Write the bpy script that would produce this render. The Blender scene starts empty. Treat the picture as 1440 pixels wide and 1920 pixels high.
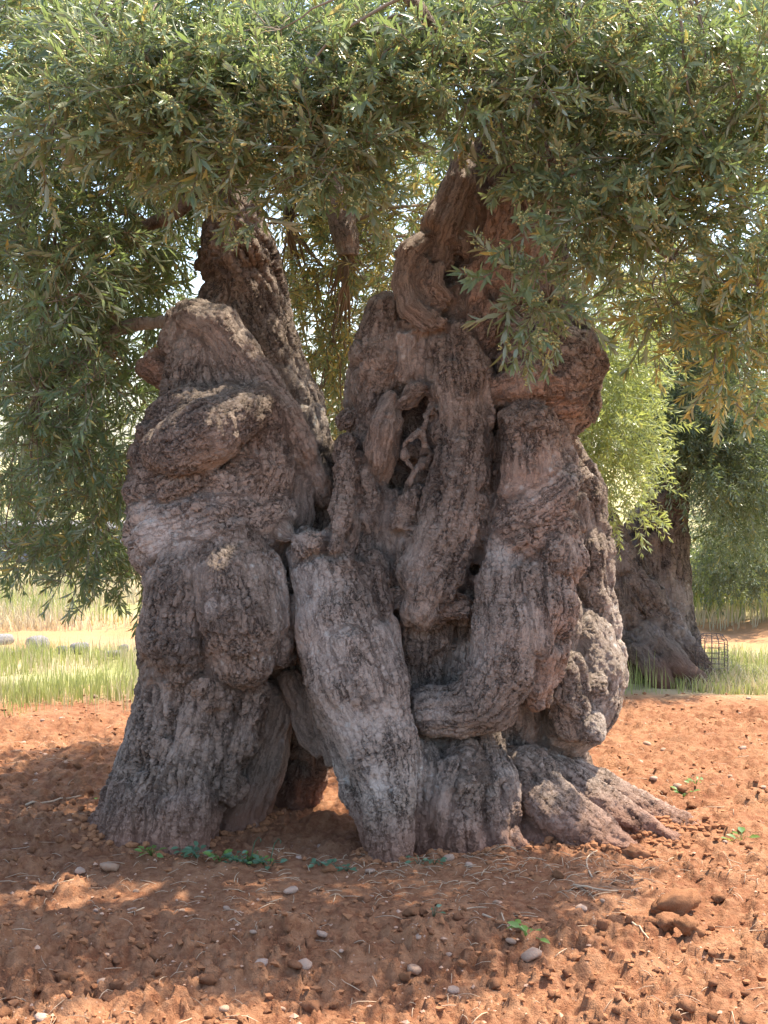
import bpy, math, random
import numpy as np
from mathutils import Vector, Matrix

rng = np.random.default_rng(7)
random.seed(7)
sc = bpy.context.scene
col = sc.collection

# ------------------------------------------------------------------ camera
F = 2560.0            # focal length in photo pixels (1440 x 1920)
CAMZ = 1.55
PITCH = math.radians(2.33)
cam_d = bpy.data.cameras.new('camera')
cam = bpy.data.objects.new('camera', cam_d)
col.objects.link(cam)
cam.location = (0, 0, CAMZ)
cam.rotation_euler = (math.pi / 2 - PITCH, 0, 0)
cam_d.sensor_fit = 'VERTICAL'
cam_d.sensor_height = 36.0
cam_d.lens = 36.0 * F / 1920.0
cam_d.clip_end = 3000.0
cam_d.clip_start = 0.05
sc.camera = cam
sc.render.resolution_x, sc.render.resolution_y = 768, 1024

# ------------------------------------------------------------------ sky, sun, exposure
SUN_TO = Vector((0.42, 0.30, 1.0)).normalized()
SUN_EL = math.asin(SUN_TO.z)
w = bpy.data.worlds.new('World')
sc.world = w
w.use_nodes = True
nt = w.node_tree
sky = nt.nodes.new('ShaderNodeTexSky')
sky.sky_type = 'NISHITA'
sky.sun_disc = False
sky.sun_elevation = SUN_EL
sky.sun_rotation = math.atan2(SUN_TO.x, SUN_TO.y)
sky.air_density = 1.0
sky.dust_density = 1.9
sky.ozone_density = 0.4
sky.altitude = 100
nt.links.new(sky.outputs[0], nt.nodes['Background'].inputs[0])
nt.nodes['Background'].inputs[1].default_value = 0.15
sun_d = bpy.data.lights.new('sun', 'SUN')
sun_d.energy = 3.8
sun_d.angle = math.radians(0.53)
sun_d.color = (1.0, 0.90, 0.76)
sun = bpy.data.objects.new('sun', sun_d)
col.objects.link(sun)
sun.rotation_euler = (-SUN_TO).to_track_quat('-Z', 'Y').to_euler()
sun.location = (3, 2, 9)
vs = sc.view_settings
vs.view_transform = 'Standard'
vs.look = 'None'
vs.exposure = 1.72
vs.gamma = 1.0
vs.use_curve_mapping = False

# ------------------------------------------------------------------ helpers
ST, CT = math.sin(PITCH), math.cos(PITCH)

def pt(px, py, Y):
    """point seen at photo pixel (px,py) lying at distance Y in front of the camera"""
    u = (px - 720.0) / F
    v = (960.0 - py) / F
    t = Y / (CT + v * ST)
    return np.array((u * t, Y, CAMZ + t * (v * CT - ST)))

def gpt(px, py, z=0.0):
    """point on the ground (height z) seen at photo pixel"""
    u = (px - 720.0) / F
    v = (960.0 - py) / F
    t = (z - CAMZ) / (v * CT - ST)
    return np.array((u * t, t * (CT + v * ST), z))

def tag(o, label=None, cat=None, group=None, kind=None):
    if label: o['label'] = label
    if cat: o['category'] = cat
    if group: o['group'] = group
    if kind: o['kind'] = kind
    return o

def empty(name, loc=(0, 0, 0)):
    o = bpy.data.objects.new(name, None)
    col.objects.link(o)
    o.location = loc
    o.empty_display_size = 0.1
    return o

def mesh_np(name, verts, faces_list, mat=None, smooth=True):
    """faces_list: list of int arrays (n,k)"""
    me = bpy.data.meshes.new(name)
    verts = np.asarray(verts, np.float32)
    me.vertices.add(len(verts))
    me.vertices.foreach_set('co', verts.ravel())
    loops = np.concatenate([f.ravel() for f in faces_list]).astype(np.int32)
    sizes = np.concatenate([np.full(len(f), f.shape[1], np.int32) for f in faces_list])
    starts = np.concatenate([[0], np.cumsum(sizes)[:-1]]).astype(np.int32)
    me.loops.add(len(loops))
    me.loops.foreach_set('vertex_index', loops)
    me.polygons.add(len(sizes))
    me.polygons.foreach_set('loop_start', starts)
    me.polygons.foreach_set('loop_total', sizes)
    me.update(calc_edges=True)
    me.polygons.foreach_set('use_smooth', np.full(len(sizes), smooth, bool))
    if mat: me.materials.append(mat)
    return me

def add_attr(me, name, arr, typ='FLOAT', dom='POINT'):
    a = me.attributes.new(name, typ, dom)
    a.data.foreach_set({'FLOAT': 'value', 'FLOAT_VECTOR': 'vector', 'FLOAT_COLOR': 'color'}[typ],
                       np.asarray(arr, np.float32).ravel())

def obj(name, me, parent=None, loc=None):
    o = bpy.data.objects.new(name, me)
    col.objects.link(o)
    if parent is not None: o.parent = parent
    if loc is not None: o.location = loc
    return o

def hash3(ix, iy, iz, seed):
    h = (ix.astype(np.uint32) * np.uint32(374761393) + iy.astype(np.uint32) * np.uint32(668265263)
         + iz.astype(np.uint32) * np.uint32(2147483647) + np.uint32((seed * 974711) & 0xffffffff))
    h = (h ^ (h >> np.uint32(13))) * np.uint32(1274126177)
    h = h ^ (h >> np.uint32(16))
    return (h & np.uint32(0xffff)).astype(np.float32) / 65535.0

def vnoise(p, seed=0):
    """value noise in [-1,1] at points p (n,3)"""
    f = np.floor(p)
    i = f.astype(np.int64)
    t = (p - f).astype(np.float32)
    t = t * t * t * (t * (t * 6 - 15) + 10)
    out = 0
    for dx in (0, 1):
        wx = t[:, 0] if dx else 1 - t[:, 0]
        for dy in (0, 1):
            wy = t[:, 1] if dy else 1 - t[:, 1]
            for dz in (0, 1):
                wz = t[:, 2] if dz else 1 - t[:, 2]
                out = out + wx * wy * wz * hash3(i[:, 0] + dx, i[:, 1] + dy, i[:, 2] + dz, seed)
    return out * 2 - 1

def fbm(p, oct=3, seed=0):
    s, a, tot = 0, 1.0, 0
    for o in range(oct):
        s = s + a * vnoise(p * (2.03 ** o) + 17.3 * o, seed + o)
        tot += a
        a *= 0.5
    return s / tot

# ---- node helpers
class NB:
    def __init__(self, name):
        self.m = bpy.data.materials.new(name)
        self.m.use_nodes = True
        self.t = self.m.node_tree
        for n in list(self.t.nodes): self.t.nodes.remove(n)
    def n(self, typ, ins=None, **kw):
        nd = self.t.nodes.new(typ)
        for k, v in kw.items(): setattr(nd, k, v)
        for k, v in (ins or {}).items():
            s = nd.inputs[k]
            if isinstance(v, bpy.types.NodeSocket): self.t.links.new(v, s)
            else: s.default_value = v
        return nd
    def noise(self, vec, scale, detail=3, rough=0.55, dist=0.0):
        return self.n('ShaderNodeTexNoise', {'Vector': vec, 'Scale': scale, 'Detail': detail, 'Roughness': rough, 'Distortion': dist}).outputs[0]
    def voro(self, vec, scale, feature='DISTANCE_TO_EDGE', rnd=1.0, out=0):
        return self.n('ShaderNodeTexVoronoi', {'Vector': vec, 'Scale': scale, 'Randomness': rnd}, feature=feature).outputs[out]
    def math(self, op, a, b=0.0, c=0.0, clamp=False):
        return self.n('ShaderNodeMath', {0: a, 1: b, 2: c}, operation=op, use_clamp=clamp).outputs[0]
    def vmath(self, op, a, b=(0, 0, 0), s=None):
        ins = {0: a, 1: b}
        if s is not None: ins['Scale'] = s
        return self.n('ShaderNodeVectorMath', ins, operation=op).outputs[0]
    def ramp(self, fac, lo, hi, a=0.0, b=1.0):
        return self.n('ShaderNodeMapRange', {'Value': fac, 'From Min': lo, 'From Max': hi, 'To Min': a, 'To Max': b}).outputs[0]
    def mix(self, fac, a, b, mode='MIX'):
        nd = self.n('ShaderNodeMix', data_type='RGBA', blend_type=mode)
        for i, v in ((0, fac), (6, a), (7, b)):
            s = nd.inputs[i]
            if isinstance(v, bpy.types.NodeSocket): self.t.links.new(v, s)
            else: s.default_value = v if i == 0 else (*v, 1.0)
        return nd.outputs[2]
    def attr(self, name):
        return self.n('ShaderNodeAttribute', attribute_name=name)
    def objco(self):
        return self.n('ShaderNodeTexCoord').outputs['Object']
    def geo(self):
        return self.n('ShaderNodeNewGeometry')
    def out(self, surf, disp=None):
        o = self.n('ShaderNodeOutputMaterial')
        self.t.links.new(surf, o.inputs[0])
        if disp is not None: self.t.links.new(disp, o.inputs[2])
        return self.m
    def bsdf(self, color, rough=0.85, spec=0.3, normal=None):
        ins = {'Base Color': color if isinstance(color, bpy.types.NodeSocket) else (*color, 1), 'Roughness': rough, 'Specular IOR Level': spec}
        if normal is not None: ins['Normal'] = normal
        return self.n('ShaderNodeBsdfPrincipled', ins).outputs[0]
    def bump(self, h, dist=0.01, strength=1.0):
        return self.n('ShaderNodeBump', {'Height': h, 'Distance': dist, 'Strength': strength}).outputs[0]
VOXEL = 0.0145
# ------------------------------------------------------------------ wood solids: lobes blended in a distance field
class Field:
    def __init__(self, lo, hi, vox):
        self.lo = np.array(lo, float); self.vox = vox
        self.n = np.ceil((np.array(hi) - self.lo) / vox).astype(int) + 1
        self.d = np.full(self.n, 0.3, np.float32)
        self.segs = []
    def _sub(self, plo, phi):
        i0 = np.clip(np.floor((plo - self.lo) / self.vox).astype(int), 0, self.n - 1)
        i1 = np.clip(np.ceil((phi - self.lo) / self.vox).astype(int) + 1, 1, self.n)
        if np.any(i1 <= i0): return None
        ax = [self.lo[a] + np.arange(i0[a], i1[a]) * self.vox for a in range(3)]
        g = np.meshgrid(*ax, indexing='ij', sparse=True)
        return (slice(i0[0], i1[0]), slice(i0[1], i1[1]), slice(i0[2], i1[2])), g
    @staticmethod
    def _cap(g, a, b, ra, rb, sy):
        ab = b - a
        w_ = np.array((1.0, sy, 1.0))
        abw = ab * w_
        L2 = max(float(abw @ abw), 1e-9)
        px, py, pz = g[0] - a[0], (g[1] - a[1]) * sy, g[2] - a[2]
        t = np.clip((px * abw[0] + py * abw[1] + pz * abw[2]) / L2, 0, 1)
        dx, dy, dz = px - t * abw[0], py - t * abw[1], pz - t * abw[2]
        return np.sqrt(dx * dx + dy * dy + dz * dz) - (ra + t * (rb - ra))
    def chain(self, pts, k=0.035, sy=1.0, wood=0.0, cut=False, world=False, rough=0.0, red=0.0, tone=0.0):
        self.cid = getattr(self, 'cid', 0) + 1
        P = []
        for q in pts:
            if world: P.append((np.array(q[:3], float), q[3]))
            else: P.append((pt(q[0], q[1], q[2]), q[3] * q[2] / F))
        if len(P) == 1: P = P + [(P[0][0] + np.array((0, 0, 0.002)), P[0][1])]
        arc = 0.0
        m = 0.16
        # union of the chain itself (sharp k small), then blended into the field
        lo = np.min([p - r * max(1, 1 / sy) for p, r in P], axis=0) - m
        hi = np.max([p + r * max(1, 1 / sy) for p, r in P], axis=0) + m
        s = self._sub(lo, hi)
        if s is None: return
        sl, g = s
        dc = None
        for (a, ra), (b, rb) in zip(P[:-1], P[1:]):
            c = self._cap(g, a, b, ra, rb, sy).astype(np.float32)
            if dc is None: dc = c
            else:
                kk = 0.02
                h = np.maximum(kk - np.abs(dc - c), 0) / kk
                dc = np.minimum(dc, c) - h * h * kk * 0.25
            self.segs.append((a, b, ra, rb, sy, arc, wood, cut, rough, red, tone, self.cid, k))
            arc += float(np.linalg.norm(b - a))
        d = self.d[sl]
        if cut:
            c = -dc
            h = np.maximum(k - np.abs(d - c), 0) / k
            self.d[sl] = np.maximum(d, c) + h * h * k * 0.25
        else:
            h = np.maximum(k - np.abs(d - dc), 0) / k
            self.d[sl] = np.minimum(d, dc) - h * h * k * 0.25
    def mesh(self):
        """surface nets"""
        d = self.d
        n = np.array(d.shape)
        inside = d < 0
        c = np.zeros(n - 1, np.uint8)
        for dx in (0, 1):
            for dy in (0, 1):
                for dz in (0, 1):
                    c += inside[dx:n[0] - 1 + dx, dy:n[1] - 1 + dy, dz:n[2] - 1 + dz]
        cells = np.argwhere((c > 0) & (c < 8))
        idx = np.full(n - 1, -1, np.int32)
        idx[cells[:, 0], cells[:, 1], cells[:, 2]] = np.arange(len(cells))
        corner = np.array([(x, y, z) for x in (0, 1) for y in (0, 1) for z in (0, 1)])
        cd = np.stack([d[cells[:, 0] + o[0], cells[:, 1] + o[1], cells[:, 2] + o[2]] for o in corner], 1)
        acc = np.zeros((len(cells), 3)); cnt = np.zeros(len(cells))
        for i in range(8):
            for j in range(i + 1, 8):
                if np.abs(corner[i] - corner[j]).sum() != 1: continue
                a, b = cd[:, i], cd[:, j]
                m = (a < 0) != (b < 0)
                t = a[m] / (a[m] - b[m])
                acc[m] += corner[i] + t[:, None] * (corner[j] - corner[i])
                cnt[m] += 1
        v = self.lo + (cells + acc / cnt[:, None]) * self.vox
        quads = []
        for ax in range(3):
            o1, o2 = (ax + 1) % 3, (ax + 2) % 3
            sl0 = [slice(None)] * 3; sl1 = [slice(None)] * 3
            sl0[ax] = slice(0, n[ax] - 1); sl1[ax] = slice(1, n[ax])
            A, B = inside[tuple(sl0)], inside[tuple(sl1)]
            e = np.argwhere(A != B)
            ok = (e[:, o1] > 0) & (e[:, o2] > 0) & (e[:, o1] < n[o1] - 1) & (e[:, o2] < n[o2] - 1)
            e = e[ok]
            flip = A[e[:, 0], e[:, 1], e[:, 2]]
            def g_(da, db):
                q = e.copy(); q[:, o1] -= da; q[:, o2] -= db
                return idx[q[:, 0], q[:, 1], q[:, 2]]
            q = np.stack([g_(1, 1), g_(0, 1), g_(0, 0), g_(1, 0)], 1)
            q[~flip] = q[~flip][:, ::-1]
            quads.append(q)
        q = np.concatenate(quads)
        q = q[(q >= 0).all(1)]
        return v, q
    def local(self, v):
        """per vertex: coordinates along the nearest lobe, its masks, and how near a crease between two lobes it lies"""
        n = len(v)
        best = np.full(n, 1e9, np.float32); second = np.full(n, 1e9, np.float32)
        co = np.zeros((n, 3), np.float32); at = np.zeros((n, 5), np.float32); bk = np.zeros(n, np.float32)
        i = 0
        while i < len(self.segs):
            j = i
            while j < len(self.segs) and self.segs[j][11] == self.segs[i][11]: j += 1
            grp = self.segs[i:j]; i = j
            cb = np.full(n, 1e9, np.float32); cc = np.zeros((n, 3), np.float32)
            for (a, b, ra, rb, sy, arc, wood, cut, rough, red, tone, cid, k) in grp:
                rad = max(ra, rb) * max(1, 1 / sy) + 0.12
                lo = np.minimum(a, b) - rad; hi = np.maximum(a, b) + rad
                m = np.nonzero(((v >= lo) & (v <= hi)).all(1))[0]
                if not len(m): continue
                p = v[m] - a
                ab = b - a
                L = np.linalg.norm(ab); t_ = ab / L
                t = np.clip(p @ t_ / L, 0, 1)
                q = p - np.outer(t * L, t_)
                q[:, 1] *= sy
                dd = np.abs(np.linalg.norm(q, axis=1) - (ra + t * (rb - ra)))
                ref = np.array((0.0, 1.0, 0.0)) if abs(t_[1]) < 0.8 else np.array((1.0, 0, 0))
                n1 = np.cross(t_, ref); n1 /= np.linalg.norm(n1)
                n2 = np.cross(t_, n1)
                good = dd < cb[m]
                mm = m[good]
                cb[mm] = dd[good]
                cc[mm, 0] = (p @ n1)[good]; cc[mm, 1] = (p @ n2)[good]; cc[mm, 2] = (p @ t_)[good] + arc
            g = grp[0]
            win = cb < best
            lose = ~win & (cb < second)
            if not g[7] and g[12] <= 0.026:
                second = np.where(win, best, np.where(lose, cb, second))
            else:
                second = np.where(win, second, second)
            best = np.where(win, cb, best)
            co[win] = cc[win]
            at[win] = (g[6], g[8], g[9], g[10], np.mean([0.5 * (x[2] + x[3]) for x in grp]))
            bk[win] = g[12]
        crease = np.exp(-((second - best) / 0.016) ** 2) * (second < 0.06)
        return co, at, crease

def vnormals(v, q):
    n = np.cross(v[q[:, 2]] - v[q[:, 0]], v[q[:, 3]] - v[q[:, 1]])
    out = np.zeros_like(v)
    for i in range(4):
        for a in range(3):
            out[:, a] += np.bincount(q[:, i], n[:, a], len(v))
    return out / np.maximum(np.linalg.norm(out, axis=1, keepdims=True), 1e-9)

def smooth_attr(x, q, it):
    for _ in range(it):
        s = np.zeros_like(x); c = np.zeros(len(x))
        for i in range(4):
            for j in (1, 3):
                s += np.bincount(q[:, i], x[q[:, (i + j) % 4]], len(x))
                c += np.bincount(q[:, i], minlength=len(x))
        x = s / np.maximum(c, 1)
    return x

def subdivide(v, q, attrs):
    """split every quad in four (edge midpoints), attributes interpolated"""
    e = np.concatenate([q[:, [0, 1]], q[:, [1, 2]], q[:, [2, 3]], q[:, [3, 0]]])
    es = np.sort(e, 1)
    key = es[:, 0].astype(np.int64) * len(v) + es[:, 1]
    u, inv = np.unique(key, return_inverse=True)
    ea, eb = u // len(v), u % len(v)
    nv = len(v); ne = len(u); nq = len(q)
    m = inv.reshape(4, nq).T + nv
    c = np.arange(nq) + nv + ne
    Q = np.concatenate([np.stack([q[:, i], m[:, i], c, m[:, (i - 1) % 4]], 1) for i in range(4)])
    out = []
    for a in [v] + attrs:
        out.append(np.concatenate([a, 0.5 * (a[ea] + a[eb]), a[q].mean(1)]))
    return out[0], Q, out[1:]

def wood_mesh(name, fld, mat, zmin=None, subd=1, amp=1.0, seed=4, creasing=1.0):
    v, q = fld.mesh()
    co, at, crease = fld.local(v)
    wd = smooth_attr(at[:, 0].astype(float), q, 4); rg = smooth_attr(at[:, 1].astype(float), q, 4)
    rd = smooth_attr(at[:, 2].astype(float), q, 8); tn = smooth_attr(at[:, 3].astype(float), q, 8)
    crease = smooth_attr(crease.astype(float), q, 1)
    thick = np.clip(smooth_attr(at[:, 4].astype(float), q, 6) / 0.11, 0.12, 1.0)
    nrm = vnormals(v, q)
    # folds, lumps and flutes at the scale of a hand
    lump = fbm(v * 5.5, 2, seed) * 0.012 + fbm(v * 14.0, 2, seed + 5) * 0.008
    ridge = 1 - np.abs(fbm(np.column_stack([co[:, 0] * 13, co[:, 1] * 13, co[:, 2] * 2.6]) + 3.1, 2, seed + 9)) * 2
    flut = ridge * 0.016
    grain = np.abs(vnoise(np.column_stack([co[:, 0] * 42, co[:, 1] * 42, co[:, 2] * 3.5]), seed + 2)) * 2 - 1
    plain = 1 + np.clip(rg, -1, 0)
    rgp = np.maximum(rg, 0)
    knob = np.maximum(fbm(v * 30.0, 2, seed + 20), 0) * 0.022
    furrow = np.maximum(fbm(np.column_stack([co[:, 0] * 24, co[:, 1] * 24, co[:, 2] * 6]) + 8.8, 2, seed + 40) - 0.15, 0) * -0.030
    tw = 1.8 * co[:, 2]                       # the grain winds round every strand
    tx = co[:, 0] * np.cos(tw) - co[:, 1] * np.sin(tw); ty = co[:, 0] * np.sin(tw) + co[:, 1] * np.cos(tw)
    gn = fbm(np.column_stack([tx * 9.0, ty * 9.0, co[:, 2] * 1.1]) + 5.7, 2, seed + 60)
    g2 = fbm(np.column_stack([tx * 19.0, ty * 19.0, co[:, 2] * 2.2]) + 1.7, 2, seed + 63)
    groove = (np.exp(-(gn / 0.06) ** 2) + 0.35 * np.exp(-(g2 / 0.07) ** 2)) * np.clip(vnoise(v * 2.6, seed + 66) + 0.55, 0, 1)
    pits = np.maximum(fbm(v * 10.0, 2, seed + 70) - 0.36, 0) * -0.10
    h = amp * (-0.040 * groove * thick * plain * (1 - 0.5 * wd) + pits * thick * plain * (1 - wd) + lump * thick * (.4 + .6 * plain) + flut * thick * (.3 + .7 * plain) * (1 - 0.2 * wd) + wd * grain * 0.009 + rgp * knob + furrow * thick * (.3 + .7 * plain) * (1 - wd) - 0.036 * crease * creasing)
    v = v + nrm * h[:, None]
    if subd:
        v, q, at = subdivide(v, q, [co, wd[:, None], rg[:, None], rd[:, None], tn[:, None]])
        co, wd, rg, rd, tn = at[0], at[1][:, 0], at[2][:, 0], at[3][:, 0], at[4][:, 0]
        nrm = vnormals(v, q)
        fine = fbm(np.column_stack([co[:, 0] * 60, co[:, 1] * 60, co[:, 2] * 26]), 2, seed + 30)
        v = v + nrm * (fine * 0.004 * amp)[:, None]
    me = mesh_np(name, v, [q], mat)
    add_attr(me, 'bark_co', co, 'FLOAT_VECTOR')
    add_attr(me, 'wood', wd); add_attr(me, 'rough', rg); add_attr(me, 'red', rd); add_attr(me, 'tone', tn)
    return me

def bark_material(name, tint=(1, 1, 1), fine=1.0):
    b = NB(name)
    co = b.attr('bark_co').outputs['Vector']
    wood = b.attr('wood').outputs['Fac']
    red = b.attr('red').outputs['Fac']
    P = b.objco()
    wn = b.n('ShaderNodeTexNoise', {'Vector': co, 'Scale': 24.0, 'Detail': 5.0, 'Roughness': 0.72}).outputs[1]
    warp = b.vmath('SUBTRACT', wn, (0.5, 0.5, 0.5))
    cw = b.vmath('ADD', co, b.vmath('SCALE', warp, s=0.045))
    st = b.vmath('MULTIPLY', cw, (1.0, 1.0, 0.5))
    pn = b.n('ShaderNodeTexNoise', {'Vector': P, 'Scale': 4.2, 'Detail': 4.0, 'Roughness': 0.6})
    reg, regc = pn.outputs[0], b.n('ShaderNodeSeparateColor', {0: pn.outputs[1]})
    r1, r2 = regc.outputs[0], regc.outputs[1]
    big = b.noise(P, 2.1, 4, 0.6)
    # three kinds of bark in patches: coarse plates, fine crackle, worn smooth wood with long grain
    coarse = b.ramp(r2, 0.47, 0.55)
    worn = b.ramp(b.math('ADD', r1, b.math('MULTIPLY', b.math('SUBTRACT', big, 0.5), 0.5)), 0.46, 0.66)
    vo = b.n('ShaderNodeMix', {0: coarse, 2: b.voro(st, 82.0 * fine), 3: b.voro(st, 40.0 * fine)}).outputs[0]
    p1 = b.n('ShaderNodeMapRange', {'Value': vo, 'From Min': 0.0, 'From Max': b.ramp(reg, 0.35, 0.65, 0.06, 0.16), 'To Min': 0.0, 'To Max': 1.0}, interpolation_type='SMOOTHSTEP').outputs[0]
    # long irregular fissures along and across the grain
    fz = b.noise(b.vmath('MULTIPLY', cw, (1.0, 1.0, 0.16)), 26.0 * fine, 4, 0.62)
    fis = b.ramp(b.math('ABSOLUTE', b.math('SUBTRACT', fz, 0.5)), 0.0, 0.040, 0.0, 1.0)
    ft = b.noise(b.vmath('MULTIPLY', cw, (0.42, 0.42, 1.3)), 36.0 * fine, 4, 0.60)
    fis2 = b.ramp(b.math('ABSOLUTE', b.math('SUBTRACT', ft, 0.5)), 0.0, 0.026, 0.0, 1.0)
    p1 = b.math('MULTIPLY', b.ramp(p1, 0, 1, 0.40, 1.0), b.ramp(fis2, 0, 1, 0.25, 1.0))
    crackamt = b.ramp(worn, 0, 1, 1.0, 0.38)
    scaly = b.noise(st, 95.0 * fine, 5, 0.70)
    fib = b.noise(b.vmath('MULTIPLY', cw, (1, 1, 0.05)), 80.0, 5, 0.72)
    hb = b.math('MULTIPLY', b.math('ADD', b.math('MULTIPLY', p1, 0.50), b.math('MULTIPLY', fis, 0.55)), crackamt)
    hb = b.math('ADD', hb, b.math('MULTIPLY', b.math('MULTIPLY', scaly, 0.60), crackamt))
    hb = b.math('ADD', hb, b.math('MULTIPLY', b.math('MULTIPLY', fib, 0.7), worn))
    hw = b.math('MULTIPLY', fib, 1.7)
    H = b.n('ShaderNodeMix', {0: wood, 2: hb, 3: hw}).outputs[0]
    disp = b.n('ShaderNodeDisplacement', {'Height': H, 'Midlevel': 0.7, 'Scale': 0.015}).outputs[0]
    # colours: brown-grey cork, paler silver-grey where it is worn, darker where old
    tone = b.attr('tone').outputs['Fac']
    tt = b.math('ADD', b.math('ADD', b.ramp(big, 0.30, 0.70), b.math('MULTIPLY', tone, 0.40)), b.ramp(worn, 0, 1, -0.02, 0.10))
    c = b.mix(b.ramp(tt, -0.1, 0.5), (0.152, 0.116, 0.088), (0.285, 0.220, 0.168))
    c = b.mix(b.ramp(tt, 0.5, 1.25), c, (0.54, 0.455, 0.378))
    c = b.mix(b.math('MULTIPLY', red, b.ramp(reg, 0.35, 0.55, 0, 0.9)), c, (0.38, 0.215, 0.135))
    c = b.mix(b.math('MULTIPLY', b.ramp(scaly, 0.48, 0.70, 0.0, 0.45), crackamt), c, (0.48, 0.40, 0.335))
    c = b.mix(b.math('MULTIPLY', b.ramp(scaly, 0.30, 0.45, 0.38, 0.0), crackamt), c, (0.075, 0.056, 0.044))
    c = b.mix(b.math('MULTIPLY', b.ramp(fib, 0.32, 0.50, 0.7, 0.0), worn), c, (0.13, 0.098, 0.076))
    # crack floors: dirt-dark cracks, darkened further to paint in crevice shade
    c = b.mix(b.math('MULTIPLY', b.ramp(b.math('MULTIPLY', p1, fis), 0.05, 0.60, 0.80, 0.0), crackamt), c, (0.034, 0.025, 0.020))
    wc = b.mix(b.ramp(fib, 0.36, 0.64), (0.095, 0.070, 0.052), (0.42, 0.335, 0.265))
    c = b.mix(wood, c, wc)
    # pale lichen
    fl = b.voro(b.vmath('ADD', P, b.vmath('SCALE', warp, s=0.05)), 22.0, 'F1')
    flm = b.math('MULTIPLY', b.ramp(fl, 0.10, 0.30, 1.0, 0.0), b.ramp(big, 0.53, 0.62))
    c = b.mix(b.math('MULTIPLY', flm, 0.7), c, (0.55, 0.55, 0.50))
    # red earth splashed up the foot
    pz = b.n('ShaderNodeSeparateXYZ', {0: P}).outputs[2]
    dust = b.ramp(b.math('ADD', pz, b.math('MULTIPLY', reg, -0.30)), -0.16, 0.08, 0.75, 0.0)
    c = b.mix(dust, c, (0.30, 0.14, 0.085))
    if tint != (1, 1, 1): c = b.mix(1.0, c, tint, 'MULTIPLY')
    m = b.out(b.bsdf(c, 0.82, 0.25), disp)
    m.displacement_method = 'BOTH'
    return m

BARK = bark_material('olive_bark')

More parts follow.
